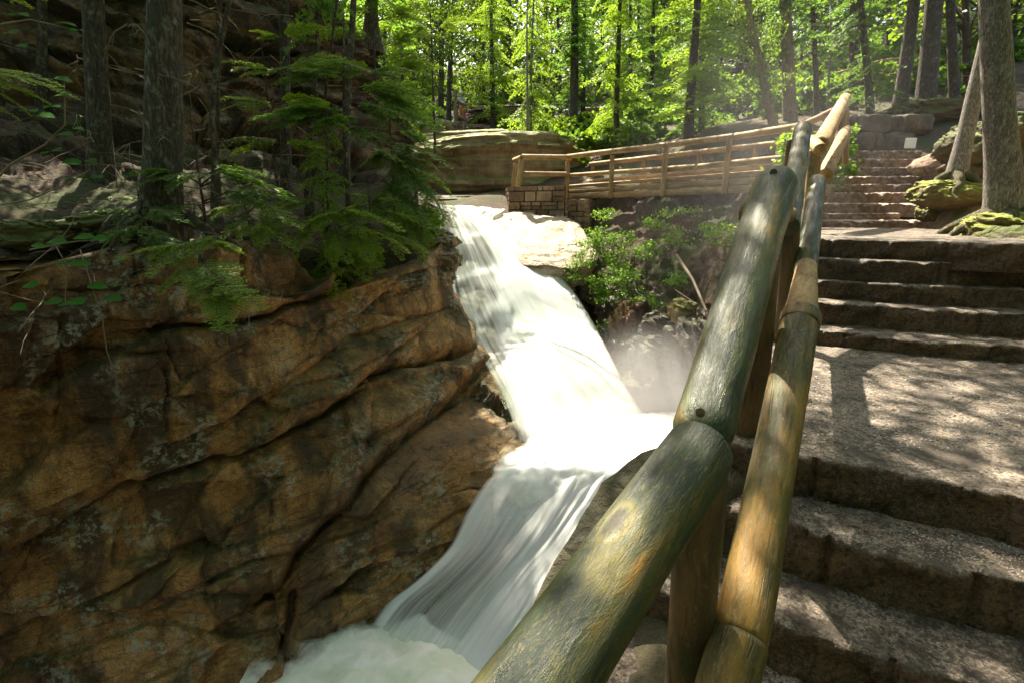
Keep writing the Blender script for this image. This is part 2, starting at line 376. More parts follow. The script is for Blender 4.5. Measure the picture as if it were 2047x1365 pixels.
# ------------------------------------------------------------------ left cliff
def poly_dist(PX, PY, pts):
    """signed distance (+ above the polyline) in pixels"""
    best = np.full(PX.shape, 1e9); sg = np.ones(PX.shape)
    for (x0, y0), (x1, y1) in zip(pts[:-1], pts[1:]):
        dx, dy = x1-x0, y1-y0; L2 = dx*dx+dy*dy
        t = np.clip(((PX-x0)*dx+(PY-y0)*dy)/L2, 0, 1)
        ex = PX-(x0+t*dx); ey = PY-(y0+t*dy); d = np.hypot(ex, ey)
        cr = dx*ey-dy*ex
        m = d < best; best = np.where(m, d, best); sg = np.where(m, np.where(cr > 0, -1, 1)*(1 if dx >= 0 else -1), sg)
    return best, sg
def gradmag(PX, PY): return 0
CR = [  # pts, groove m, width px, step m, reach px
 ([(-200, 1190), (60, 1085), (195, 1003), (273, 963), (390, 930), (480, 905), (560, 872), (650, 825), (736, 748), (788, 726), (860, 713), (948, 690)], .30, 9, .30, 130),
 ([(310, 655), (400, 650), (480, 638), (520, 632), (560, 605), (610, 598), (650, 590)], .22, 8, .22, 70),
 ([(537, 790), (600, 770), (690, 750)], .08, 5, .04, 40),
 ([(340, 880), (410, 850), (465, 822), (500, 795), (560, 770), (620, 735), (670, 700), (690, 674), (740, 660), (836, 633), (900, 615)], .13, 6, .09, 60),
 ([(700, 742), (788, 700), (830, 668), (880, 632)], .07, 4, .05, 40),
 ([(1000, 690), (960, 733), (915, 777), (843, 836), (767, 910), (720, 960), (690, 1010), (640, 1060), (590, 1112), (560, 1175), (500, 1210)], .22, 10, .38, 150),
 ([(300, 1222), (430, 1150), (508, 1115), (590, 1098), (650, 1050)], .12, 6, .14, 60),
 ([(-100, 1330), (80, 1250), (200, 1190), (300, 1130), (400, 1085)], .16, 9, .16, 90),
 ([(400, 1182), (450, 1178), (557, 1195), (592, 1165)], .12, 7, .1, 50),
 ([(490, 1242), (557, 1207), (640, 1160), (733, 1108), (800, 1078), (870, 1050), (930, 1010)], .07, 5, .08, 40),
 ([(560, 1240), (650, 1195), (760, 1120), (860, 1090)], .05, 4, .05, 30),
 ([(640, 1300), (700, 1230), (780, 1180), (830, 1140)], .06, 6, .05, 40),
 ([(590, 1195), (583, 1240), (576, 1310), (580, 1400)], .35, 14, -.2, 60),
 ([(90, 712), (200, 708), (290, 706), (330, 702)], .1, 5, .05, 50),
 ([(150, 575), (260, 572), (330, 570), (440, 572)], .09, 4, .05, 40),
 ([(120, 640), (122, 760), (110, 860)], .1, 5, -.04, 40),
 ([(325, 735), (328, 795), (330, 850)], .1, 4, .05, 30),
 ([(588, 520), (586, 560), (575, 600)], .08, 4, .04, 30),
 ([(480, 500), (485, 560), (470, 590)], .08, 5, .03, 30),
 ([(275, 500), (277, 540), (270, 570)], .06, 4, .03, 30),
 ([(378, 560), (372, 600), (378, 640)], .05, 3, .03, 30),
 ([(835, 640), (832, 690), (830, 715)], .07, 4, .05, 30),
 ([(900, 560), (915, 620), (905, 690)], .08, 5, .06, 40),
 ([(740, 690), (735, 730)], .05, 3, .03, 20),
 ([(745, 800), (742, 870), (720, 940)], .1, 7, .08, 60),
 ([(540, 1000), (545, 1080), (540, 1110)], .07, 6, .06, 50),
 ([(395, 1040), (410, 1090), (408, 1160), (420, 1190)], .08, 7, .12, 60),
 ([(120, 1180), (125, 1240), (240, 1245)], .1, 6, .08, 60),
 ([(650, 870), (560, 880), (470, 930), (400, 1000)], .05, 6, .03, 50),
]
def relief(PX, PY):
    wx = PX+9*fbm(np.stack([PX/60, PY/60, PX*0], -1), 3, 5)+2.5*fbm(np.stack([PX/11, PY/11, PX*0], -1), 2, 6); wy = PY+9*fbm(np.stack([PX/60, PY/60, PX*0+9], -1), 3, 8)+2.5*fbm(np.stack([PX/11, PY/11, PX*0+4], -1), 2, 9)
    D = np.zeros(PX.shape)
    for pts, g, w, st, rc in CR:
        d, s = poly_dist(wx, wy, pts)
        D += -(g if g > .15 else g*.55)*.9*np.exp(-(d/(w*.55))**1.5)-.25*g*np.exp(-(d/(w*2))**2)+st*s*np.exp(-(d/rc)**1.5)*np.clip(d/(w*.3), 0, 1)*.30
    ang = R(-24)
    a = (wx*math.cos(ang)+wy*math.sin(ang)); b = (-wx*math.sin(ang)+wy*math.cos(ang))
    v, e = cells(np.stack([a/230, b/85], -1), 3, .6); D += .13*v-.03*np.exp(-(e/.018)**2)*np.clip(v+.3,0,1)
    v, e = cells(np.stack([a/46+7, b/24], -1), 11, .8); D += .010*v+.006*fbm(np.stack([a/5, b/4, a*0], -1), 3, 27)
    D += .045*fbm(np.stack([a/150, b/55, a*0], -1), 3, 21)+.012*fbm(np.stack([a/14, b/7, a*0], -1), 4, 22)
    # folded laminae of the slab by the water
    sl = 1/(1+np.exp(-((PX-640)+(PY-1000)*.75)/70))*np.clip((PY-690)/60, 0, 1)
    ang = R(-38); b2 = (-wx*math.sin(ang)+wy*math.cos(ang))+20*fbm(np.stack([wx/55, wy/55, wx*0], -1), 3, 31); a2 = wx*math.cos(ang)+wy*math.sin(ang)
    rg = 1-np.abs(fbm(np.stack([a2/100, b2/17, a2*0], -1), 3, 33))*2.2
    D += sl*(.038*rg**2-.02)
    return D
ctrl = [(-300,500,3.6),(0,560,4.4),(0,900,4.35),(0,1300,4.3),(-300,1300,3.4),(-300,900,3.45),(300,500,5.5),(300,900,5.1),(300,1300,4.75),
 (560,520,6.9),(560,900,6.0),(560,1200,5.25),(500,1365,4.6),(700,580,7.9),(700,900,6.4),(700,1150,5.65),(850,540,9.4),(860,620,9.2),(900,500,10.6),(905,650,9.5),(945,690,9.4),(850,900,6.9),(850,1060,5.95),
 (1000,745,9.3),(1040,850,7.95),(1050,900,7.25),(1120,900,8.0),(1120,780,10.0),(990,950,6.75),(935,1030,6.35),(900,1090,6.0),(840,1160,5.75),(780,1205,5.6),(735,1252,5.42),(620,1310,4.98),(1050,1100,6.4),(950,1200,6.0),(800,1350,5.5),(480,1366,4.6),(300,1500,4.3),(700,1500,5.0),(0,1500,4.2),(-300,1500,3.3),(1000,1400,5.6)]
fd = tps([(a, b) for a, b, c in ctrl], [c for a, b, c in ctrl], 1e-4)
Tx = [-300, 0, 100, 200, 350, 480, 560, 610, 650, 690, 760, 830, 870, 893]; Ty = [560, 560, 520, 495, 495, 500, 520, 560, 592, 580, 560, 533, 500, 470]
Ry = [400, 430, 500, 560, 600, 650, 690, 730, 780, 850, 900, 1000, 1100, 1200, 1500]; Rx = [884, 886, 893, 900, 907, 943, 953, 1010, 1080, 1110, 1120, 1080, 1040, 1000, 1000]
nr, nc = 330, 400
def build_cliff():
    s = np.linspace(0, 1, nc)**.9
    T = np.interp(-300+s*1193, Tx, Ty)
    t = np.linspace(0, 1, nr)[:, None]**1.1
    PY = T[None]+(1480-T[None])*t
    PX = -300+(np.interp(PY, Ry, Rx)+300)*s[None]
    D = fd(np.stack([PX, PY], -1)); G = Pn(PX, PY, D); N = gnormals(G)
    for k in (0, 1, 2):
        pad = np.pad(N, ((12, 12), (12, 12), (0, 0)), 'edge'); N = sum(pad[a:a+nr, b:b+nc] for a in (0, 12, 24) for b in (0, 12, 24)); N /= np.linalg.norm(N, axis=-1, keepdims=True)
    D = relief(PX, PY)*np.clip((1-s[None])*25, .1, 1)*1.15
    G = G+N*D[..., None]
    # roll back: right side face and top ledge
    ex = [G[:, -1:]+np.array([[[-.075*k, .45*k, -.02*k]]])+.1*fbm(G[:, -1:]*3+k, 3, k)[..., None] for k in range(1, 7)]
    G = np.concatenate([G]+ex, 1)
    top = [G[:1]+np.array([[[-.05*k, .22*k, .03*k-.004*k*k]]])+.07*fbm(G[:1]*2.5+k*.4, 3, k)[..., None]*np.array([0, .5, 1.]) for k in range(7, 0, -1)]
    G = np.concatenate(top+[G], 0)
    a, b = G.shape[:2]; o = mesh('cliff', G, gridfaces(a, b), MT['cliff']); tag(o, 'tall brown granite gorge wall left of the waterfall', kind='structure')
    wt = np.zeros((a, b)); PX2 = np.pad(PX, ((7, 0), (0, 6)), 'edge'); PY2 = np.pad(PY, ((7, 0), (0, 6)), 'edge')
    d, _ = poly_dist(PX2, PY2, [(880, 880), (800, 930), (740, 1000), (660, 1080), (590, 1180), (560, 1260)])
    wt = np.clip(1.3-d/70, 0, 1)
    wt = np.maximum(wt, np.clip((PX2-900)/60, 0, 1)*np.clip((PY2-760)/60, 0, 1)*.6)
    fattr(o, 'wet', wt)
build_cliff()

# ------------------------------------------------------------------ forest floor and rock wall above the cliff
def depth_surface(name, PX, PY, ctrl, mat, disp, rb_left=None, rb_right=None, kind='structure', label=None, lam=1e-4, dmin=1, dmax=99):
    f = tps([(a, b) for a, b, c in ctrl], [c for a, b, c in ctrl], lam)
    G = Pn(PX, PY, np.clip(f(np.stack([PX, PY], -1)), dmin, dmax)); N = gnormals(G); G = G+N*disp(PX, PY, G)[..., None]
    if rb_right is not None: G = np.concatenate([G]+[G[:, -1:]+np.array(rb_right)[None, None]*k+.12*fbm(G[:, -1:]*2+k, 2, k)[..., None] for k in range(1, 8)], 1)
    if rb_left is not None: G = np.concatenate([G[:, :1]+np.array(rb_left)[None, None]*k+.03*fbm(G[:, :1]*4+k, 2, k)[..., None] for k in range(7, 0, -1)]+[G], 1)
    a, b = G.shape[:2]; o = mesh(name, G, gridfaces(a, b), mat)
    if kind: o['kind'] = kind
    if label: o['label'] = label
    return o
def disp_floor(PX, PY, G):
    up = np.clip((380-PY)/60, 0, 1)*np.clip((PX-330)/150, .5, 1)
    wx = PX+18*fbm(np.stack([PX/70, PY/70, PX*0], -1), 3, 5); wy = PY+18*fbm(np.stack([PX/70, PY/70, PX*0+9], -1), 3, 8)
    ang = R(12); a = wx*math.cos(ang)+wy*math.sin(ang); b = -wx*math.sin(ang)+wy*math.cos(ang)
    v, e = cells(np.stack([a/210, b/34], -1), 43, .5); v2, e2 = cells(np.stack([a/60, b/16], -1), 47, .8)
    r = .42*v+.10*v2-.16*np.exp(-(e/.06)**2)+.5*fbm(np.stack([a/300, b/110, a*0], -1), 3, 9)+.10*fbm(np.stack([a/40, b/9, a*0], -1), 5, 3)
    g = .26*fbm(G*1.3, 4, 12)+.06*fbm(G*4.5, 4, 13)+.03*fbm(G*15, 2, 14)
    return up*r+(1-up)*g
Ry2 = [-260, -120, 0, 60, 110, 200, 290, 400, 520, 640]; Rx2 = [430, 500, 610, 690, 748, 805, 838, 836, 872, 872]
PYf = np.linspace(-260, 620, 240)[:, None]*np.ones((1, 260)); PXf = -320+(np.interp(PYf, Ry2, Rx2)+320)*np.linspace(0, 1, 260)[None]
ctrl = [(-300,565,4.1),(0,560,4.75),(200,505,5.5),(350,505,6.0),(560,530,7.1),(700,575,8.2),(850,530,9.9),(872,440,11.3),
 (0,430,5.7),(200,445,5.9),(330,455,6.0),(560,440,8.2),(700,430,9.6),(820,425,11.6),(-300,430,5),(-300,300,7),
 (0,300,8),(200,330,8.2),(400,380,8),(600,390,10.2),(750,390,11.8),(830,370,13.4),(-300,100,8.5),
 (0,150,9.6),(200,150,10),(400,150,10.8),(520,250,11.4),(600,300,12),(700,300,13),(830,300,14.8),(600,100,12.8),(700,100,14.2),(800,200,16.2),(400,-100,11.8),(0,-200,10.8),(550,-100,14),(-300,-200,9),(0,620,4.6),(400,620,5.9),(700,640,8.0),(872,620,9.9)]
o = depth_surface('rocky_hillside', PXf, PYf, ctrl, [MT['soil'], MT['upper_rock']], disp_floor, rb_right=(-.30, .9, -.05), label='shaded forest floor and ochre rock face above the left cliff')
mi = np.zeros(len(o.data.polygons), int); cen = np.zeros(len(mi)*3); o.data.polygons.foreach_get('center', cen); cen = cen.reshape(-1, 3)
nn = np.zeros(len(mi)*3); o.data.polygons.foreach_get('normal', nn); nn = nn.reshape(-1, 3)
mi[(cen[:, 2] > .9+.25*fbm(cen*1.5, 3, 2)) & (cen[:, 1] > 9.2) & (np.abs(nn[:, 2]) < .75)] = 1; o.data.polygons.foreach_set('material_index', mi.astype(np.int32))

# ------------------------------------------------------------------ big ground sheet (hillside behind and under everything)
gc = [(1020,405,16.5),(830,380,19),(900,300,26),(925,247,38),(700,250,24),(1100,310,24),(1250,305,19),(1250,232,30),(1400,308,16),(1500,235,22),(1600,268,15),(1700,240,17),(1750,195,24),(1850,232,16.5),(1600,120,42),(1200,190,46),(900,190,55),(1900,110,32),(2300,200,16),(1480,330,12.5),(400,150,40),(500,190,30)]
gp = [P(*g) for g in gc]; gx = [(p.x, p.y) for p in gp]; gz = [p.z for p in gp]
for x, y, z in [(0,0,-7.5),(-6,2,-7),(-3,6,-7),(2,8,-5.5),(0,12,-4.5),(-1,14,-1.0),(3,12,-3.5),(2.5,15,-.8),(5,3,-2.2),(10,5,-1.6),(7,8,-1.4),(8,11,-1.0),(6.5,13,-.6),(10,16.5,2.6),(14,12,2.2),(20,10,4),(18,0,-1),(0,-8,-6),(-12,-6,-6),(12,-8,-4),(-40,60,20),(40,60,20),(-60,20,8),(90,30,16),(0,140,30),(-90,140,26),(120,140,30),(-16,14,3),(60,-30,0),(-60,-30,-4),(3,5,-4.5),(4.3,8,-3.4),(4.2,11,-2.2)]:
    gx.append((x, y)); gz.append(z)
fg = tps(gx, gz, 1e-3)
def ground_z(x, y): 
    return float(fg(np.array([[x, y]]))[0])
xs = np.concatenate([np.linspace(-140, -16, 30)[:-1], np.linspace(-16, 26, 170), np.linspace(26, 180, 34)[1:]]); ys = np.concatenate([np.linspace(-40, 0, 12)[:-1], np.linspace(0, 45, 190), np.linspace(45, 200, 36)[1:]])
X, Y = np.meshgrid(xs, ys); Z = fg(np.stack([X, Y], -1))+.25*fbm(np.stack([X*.5, Y*.5, X*0], -1), 4, 2)+.07*fbm(np.stack([X*2, Y*2, X*0], -1), 3, 4)
tag(mesh('ground', np.stack([X, Y, Z], -1), gridfaces(len(ys), len(xs)), MT['soil']), 'dark leaf-strewn forest ground rising behind the bridge', kind='structure')

# ------------------------------------------------------------------ right gorge bank under the bridge
PYb = np.linspace(392, 905, 170)[:, None]*np.ones((1, 170)); lb = np.interp(PYb, [392, 440, 520, 560, 620, 700, 760, 800, 905], [1200, 1182, 1120, 1100, 1120, 1160, 1200, 1250, 1400])
PXb = lb+(np.interp(PYb, [392, 560, 700, 905], [1640, 1590, 1560, 1470])-lb)*np.linspace(0, 1, 170)[None]
ctrl = [(1190,395,16.5),(1230,400,15.0),(1300,400,13.4),(1450,400,12),(1620,410,8.5),(1130,520,13.6),(1200,560,12.9),(1180,640,12.6),(1250,650,11.6),(1220,740,10.6),(1265,778,9.4),(1370,790,8.9),(1240,800,9.9),(1350,560,11),(1450,560,9.2),(1560,560,6.2),(1350,680,9.7),(1450,700,7.6),(1480,800,5.6),(1500,860,5.0),(1400,850,9.0),(1330,900,8.8),(1600,700,4.3),(1660,690,4.1),(1660,560,5.2),(1660,430,7.5),(1250,900,9.2),(1560,850,3.2),(1440,900,8.0),(1470,700,6.2),(1560,640,4.9)]
def disp_bank(PX, PY, G):
    v, e = cells(np.stack([PX/55, PY/60], -1), 71, .8)
    return .16*v*np.clip((PY-560)/60, .15, 1)+.22*fbm(G*1.2, 4, 51)+.06*fbm(G*6, 3, 52)
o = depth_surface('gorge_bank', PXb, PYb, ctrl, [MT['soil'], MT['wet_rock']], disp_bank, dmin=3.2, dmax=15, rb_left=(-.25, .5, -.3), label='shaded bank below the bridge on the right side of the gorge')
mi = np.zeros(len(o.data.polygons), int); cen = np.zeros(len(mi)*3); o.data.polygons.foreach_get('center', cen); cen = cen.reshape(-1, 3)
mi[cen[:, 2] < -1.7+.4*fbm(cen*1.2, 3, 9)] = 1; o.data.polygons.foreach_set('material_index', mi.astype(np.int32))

# ------------------------------------------------------------------ bank rock under the near railing
PYk = np.linspace(886, 1560, 130)[:, None]*np.ones((1, 110)); lk = np.interp(PYk, [886, 890, 900, 930, 965, 1005, 1060, 1120, 1165, 1230, 1400, 1560], [1330, 1318, 1283, 1243, 1203, 1180, 1150, 1110, 1084, 1058, 1000, 960])
PXk = lk+(1600-lk)*np.linspace(0, 1, 110)[None]
ctrl = [(1330,888,2.35),(1250,950,2.3),(1150,1080,2.12),(1080,1180,1.97),(1400,950,2.0),(1300,1200,1.78),(1200,1250,1.8),(1300,1400,1.42),(1100,1300,1.75),(1450,900,2.25),(1450,1100,1.92),(1600,960,2.25),(1600,1200,1.75),(1450,1400,1.55),(1000,1500,1.5),(1600,1550,1.4)]
depth_surface('rock_bank', PXk, PYk, ctrl, MT['bank_rock'], lambda a, b, G: .035*fbm(G*4, 4, 61)+.012*fbm(G*16, 3, 62), rb_left=(-.02, .10, -.55), label='dark speckled rock bank beneath the near log railing')

# ------------------------------------------------------------------ stone steps
def resample(pts, n):
    P_ = np.array([p[:] for p in pts]); d = np.r_[0, np.cumsum(np.linalg.norm(np.diff(P_, axis=0), axis=1))]; t = np.linspace(0, d[-1], n)
    return np.stack([np.interp(t, d, P_[:, k]) for k in range(3)], -1)
def step(name, front, back, h, mat, root=None, joints=(), seed=0, n=150, nt=16, rough=.02, kind=None, label=None, lip=.02):
    """front/back: lists of world points on the tread plane; the riser drops h below the front edge"""
    A = resample(front, n); B = resample(back, n)
    T = np.gradient(A, axis=0); T[:, 2] = 0; T /= np.linalg.norm(T, axis=1, keepdims=True); Nn = np.stack([T[:, 1], -T[:, 0], T[:, 2]*0], -1)   # towards the walker
    s = np.linspace(0, 1, n); rows = []
    L = np.linalg.norm(A[-1]-A[0])
    edge = rough*.9*fbm(np.stack([s*L*5+seed, s*0, s*0], -1), 4, seed)
    A = A+Nn*(edge[:, None])
    gro = np.zeros(n)
    for j in joints: gro += np.exp(-((s-j)*L/.016)**2)
    nh = 9
    for i in range(nh):
        f = i/(nh-1); rows.append(A+Nn*(.012*(1-f))[..., None]*1 if False else A-np.array([0, 0, 1])*(h+.06)*(1-f)-np.array([0, 0, 1])*lip*(f))
    rows.append(A-Nn*lip*.3-np.array([0, 0, 1])*lip*.18); rows.append(A-Nn*lip)
    for i in range(1, nt+1):
        f = i/nt; rows.append((A-Nn*lip)*(1-f)+B*f)
    G = np.stack(rows); q = G
    nz_ = fbm(q*7+seed, 4, seed); nf = fbm(q*26+seed, 3, seed+5)
    v, e = cells(np.stack([q[..., 0]*9+q[..., 1]*4, q[..., 2]*12+q[..., 1]*6], -1), seed+9, .8)
    k = np.zeros(len(rows)); k[:nh] = 1; k[nh] = .8
    G = G+Nn[None]*((nz_*rough+nf*rough*.4+v*rough*.45)*k[:, None])[..., None]-Nn[None]*(gro[None]*.03*k[:, None])[..., None]
    kt = 1-k; G[..., 2] += (nz_*rough*.45+nf*rough*.22)*kt[:, None]-gro[None]*.008*kt[:, None]
    # chipped nose
    ch = np.clip(fbm(np.stack([s*L*9+seed*2, s*0, s*0], -1), 3, seed+3)-.15, 0, 1)*rough*1.6
    for r in (nh-1, nh, nh+1): G[r, :, 2] -= ch
    off = np.array(root.location) if root else 0
    o = mesh(name, G-off, gridfaces(len(rows), n), mat, root)
    if kind: o['kind'] = kind
    if label: o['label'] = label
    return o
def px_line(pts, z): return [Pz(a, b, z) for a, b in pts]
Z0, Z1, Z2, Z3 = -1.04, -1.24, -1.46, -1.67
mid = [(-.93,), (-.76,), (-.61,), (-.437,), (-.25,)]
# middle flight (risers between the two landings), lowest first : (front px line, z, height)
MID = [([(1540, 655), (1640, 660), (1829, 679), (2047, 694), (2400, 720)], 688, .0),
       ([(1545, 598), (1633, 604), (1864, 620), (2047, 629), (2400, 645)], 645, .0),
       ([(1550, 555), (1633, 560), (1864, 572), (2047, 578), (2400, 590)], 595, .0),
       ([(1555, 513), (1636, 517), (1829, 524), (2001, 527), (2400, 535)], 557, .0),
       ([(1560, 474), (1640, 478), (1864, 483), (2000, 487), (2400, 494)], 514, .0)]
z = Z0; zs = []
for ln, base, _ in MID:
    x, y, r = ray(1640, base); d = z/r*y          # distance of the riser foot on the plane below
    x, y, r = ray(1640, ln[1][1]); z2 = float(r/y*d); zs.append((z2, z2-z)); z = z2
print('mid flight heights', [(round(a, 3), round(b, 3)) for a, b in zs])
ZL = zs[-1][0]
flight = empty('stone_staircase', Pz(1640, 690, Z0), 'middle flight of dark rough granite steps between the two gravel landings', 'staircase')
fronts = [px_line(ln, zz) for (ln, _, _), (zz, _) in zip(MID, zs)]
for i, (fr, (zz, hh)) in enumerate(zip(fronts, zs)):
    if i < 4:
        bk = [Vector((p.x, p.y+.12, zz)) for p in fronts[i+1]]
        step('step', fr, bk, hh, MT['granite'], flight, joints=[.22+.07*i, .58-.04*i], seed=20+i, n=220, nt=8, rough=.022)
    else:
        bk = [Pz(1580, 454, ZL), Pz(1650, 455.5, ZL), Pz(1880, 457, ZL), Pz(2100, 459, ZL), Pz(2400, 462, ZL)]
        step('step', fr, bk, hh, MT['granite'], flight, joints=[.2, .5, .72], seed=20+i, n=220, nt=40, rough=.022)
# lower landing and the near flight
near = empty('stone_staircase', Pz(1700, 1090, Z1), 'nearest flight of broad speckled granite steps at the bottom right', 'staircase')
E0 = [(1380, 868), (1450, 886), (1594, 910), (1780, 940), (2047, 996), (2500, 1100)]
b0 = [Pz(1500, 672, Z0), Pz(1640, 686, Z0), Pz(1795, 693, Z0), Pz(2047, 700, Z0), Pz(2400, 712, Z0)]
step('landing', px_line(E0, Z0), [Vector((p.x, p.y+.15, Z0)) for p in b0], .2, MT['granite'], None, joints=[.31], seed=40, n=420, nt=150, rough=.02, kind='structure', label='gravelly granite landing beside the log railing').name = 'path'
E1 = [(1330, 985), (1440, 1008), (1577, 1046), (1731, 1095), (1926, 1144), (2047, 1165), (2600, 1290)]
B1 = [p-Vector((.0, -.14, .2)) for p in px_line(E0, Z0)]
step('step', px_line(E1, Z1), B1, .22, MT['granite'], near, joints=[.35, .60], seed=50, n=420, nt=40, rough=.024)
E2 = [(1230, 1150), (1400, 1195), (1548, 1242), (1706, 1290), (1877, 1344), (2047, 1395), (2700, 1600)]
step('step', px_line(E2, Z2), [p-Vector((0, -.14, .22)) for p in px_line(E1, Z1)], .21, MT['granite'], near, joints=[.3, .5], seed=55, n=420, nt=40, rough=.024)
E3 = [(1150, 1420), (1400, 1480), (1600, 1540), (2047, 1700), (3000, 2050)]
step('step', px_line(E3, Z3), [p-Vector((0, -.14, .21)) for p in px_line(E2, Z2)], .25, MT['granite'], near, joints=[.4, .6], seed=58, n=300, nt=24, rough=.024)
# far flight
FAR = [(441, 10.7, 1890, 0), (427, 11.15, 1800, 0), (407, 11.35, 1845, 0), (386, 11.75, 1842, 0), (369, 12.05, 1846, 0), (353, 12.4, 1852, 0), (335, 12.75, 1858, 0), (317.5, 13.1, 1850, 0), (301.5, 13.45, 1842, 0)]
farf = empty('stone_staircase', P(1740, 450, 10.8), 'farthest flight of sunlit granite steps climbing to the stone wall', 'staircase')
pz = ZL
for i, (py, d, rx, _) in enumerate(FAR):
    zz = zat(py, d); lx = 1560
    fr = [Vector((P(lx, py, d).x, d-.05, zz)), Vector((P(1740, py, d).x, d+.02*math.sin(i*2), zz)), Vector((P(rx, py, d).x, d+.06*math.cos(i), zz))]
    bk = [p+Vector((0, .5 if i < 8 else 1.2, 0)) for p in fr]
    step('step', fr, bk, zz-pz+.02, MT['granite_far'], farf, joints=[.33+.06*math.sin(i*3), .55+.05*math.cos(i*5), .78], seed=70+i, n=150, nt=8, rough=.055, lip=.03)
    pz = zz
# dark steps behind the bridge
dst = empty('stone_staircase', P(1155, 372, 18.5), 'dark mossy stone steps climbing behind the left end of the bridge', 'staircase')
for i in range(9):
    d = 18.5+i*.4; zz = .9+i*.19-.2
    xl = P(1105+i*5, 350, d).x; xr = P(1185+i*3, 350, d).x
    fr = [Vector((xl, d, zz)), Vector(((xl+xr)/2, d, zz)), Vector((xr, d, zz))]
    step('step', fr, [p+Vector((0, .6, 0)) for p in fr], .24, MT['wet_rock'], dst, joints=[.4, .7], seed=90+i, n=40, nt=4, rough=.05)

# ------------------------------------------------------------------ dirt bank right of the steps
bx = [(P(1850, 452, 10.3), 0), (P(1905, 400, 9.3), 0), (P(1860, 380, 11.2), 0), (P(1865, 330, 12.8), 0), (P(1862, 296, 13.8), 0), (P(1930, 462, 8), 0), (P(1975, 465, 6.2), 0), (P(2015, 470, 5.6), 0), (P(2047, 425, 6.2), 0), (P(2100, 470, 4.8), 0), (P(2047, 380, 8), 0), (P(1950, 300, 13), 0), (P(2047, 300, 11), 0), (P(2200, 330, 8), 0), (P(2200, 480, 4.6), 0), (P(2400, 420, 5), 0), (P(2400, 560, 3.6), 0), (P(1900, 245, 16), 0), (P(2100, 200, 15), 0), (P(1960, 400, 8.3), 0), (P(2450, 800, 2.2), 0), (Vector((4.6, 4.6, -.45)), 0), (Vector((4.7, 3.6, -.95)), 0), (Vector((3.6, 6.4, -.33)), 0), (Vector((3.6, 9, -.4)), 0), (Vector((4.5, 7.6, -.25)), 0), (Vector((6.4, 9.5, -.3)), 0)]
fb = tps([(p.x, p.y) for p, _ in bx], [p.z for p, _ in bx], 1e-3)
ys = np.linspace(2.2, 17, 200)[:, None]*np.ones((1, 150))
xl = np.interp(ys, [2.2, 3.5, 4.6, 5.4, 6, 8, 10, 10.7, 12, 13.5, 17], [4.0, 4.4, 4.7, 5.15, 5.3, 6.4, 8.6, 9.3, 10.2, 11.3, 12.6]); XX = xl+(16-xl)*(np.linspace(0, 1, 150)[None])**1.3
edge = np.clip((XX-xl)/.5, 0, 1)
ZZ = fb(np.stack([XX, ys], -1))+(.10*fbm(np.stack([XX*1.6, ys*1.6, XX*0], -1), 4, 5)+.07*(1-np.abs(fbm(np.stack([XX*1.2+ys, ys*3.5-XX*2, XX*0], -1), 3, 7))*2))*edge-.1*(1-edge)
tag(mesh('bank', np.stack([XX, ys, ZZ], -1), gridfaces(200, 150), MT['dirt']), 'sunlit rooty dirt bank right of the far steps', kind='structure')
def bank_z(x, y): return float(fb(np.array([[x, y]]))[0])

# ------------------------------------------------------------------ water
def sheet(name, rows, mat, seg=(180, 120), bulge=.25, dens=None, white=None, label=None, amp=.05):
    """rows: (L px, L py, L d, R px, R py, R d)"""
    A = np.array([P(*r[:3])[:] for r in rows]); B = np.array([P(*r[3:])[:] for r in rows]); n = len(rows)
    def cr(Q, t):
        i = np.clip(np.floor(t).astype(int), 0, n-2); f = (t-i)[:, None]; g = lambda k: Q[np.clip(i+k, 0, n-1)]
        return .5*((2*g(0))+(-g(-1)+g(1))*f+(2*g(-1)-5*g(0)+4*g(1)-g(2))*f*f+(-g(-1)+3*g(0)-3*g(1)+g(2))*f**3)
    t = np.linspace(0, n-1-1e-6, seg[0]); a = cr(A, t); b = cr(B, t); u = np.linspace(0, 1, seg[1])
    G = a[:, None]*(1-u)[None, :, None]+b[:, None]*u[None, :, None]
    N = np.zeros_like(G)+np.array([.12, -.66, .74]); v = (t/(n-1))[:, None]; U = u[None]*np.ones_like(v); Vv = v*np.ones_like(U)
    G += N*(bulge*np.sin(U*math.pi)*np.sin(np.clip(Vv*.96+.02, 0, 1)*math.pi))[..., None]
    w = fbm(np.stack([U*9, Vv*2.2, U*0], -1), 3, 5)*amp+fbm(np.stack([U*30, Vv*3, U*0], -1), 2, 6)*amp*.3
    G += N*w[..., None]
    o = mesh(name, G, gridfaces(*seg), mat)
    uvl = o.data.uv_layers.new(name='UVMap'); li = np.zeros(len(o.data.loops), np.int32); o.data.loops.foreach_get('vertex_index', li)
    uv = np.stack([U.ravel(), Vv.ravel()*n/4], -1)[li]; uvl.data.foreach_set('uv', uv.astype(np.float32).ravel())
    fattr(o, 'dens', dens(U, Vv) if dens else np.ones_like(U)); fattr(o, 'white', white(U, Vv) if white else U*0)
    return tag(o, label, kind='structure')
FALL = [(846,409,15.2, 1010,419,15.6),(868,424,14.2, 1005,424,14.8),(879,438,13.5, 985,440,14.2),(886,470,13.0, 1018,468,13.5),(893,510,12.5, 1058,500,13.1),(898,560,12.0, 1108,541,12.6),(912,610,11.3, 1151,589,12.0),
        (942,680,10.4, 1188,650,11.3),(978,745,8.95, 1215,702,10.3),(1006,800,8.3, 1238,748,9.55),(1024,850,7.8, 1268,800,9.0),(1038,915,7.2, 1330,885,7.8)]
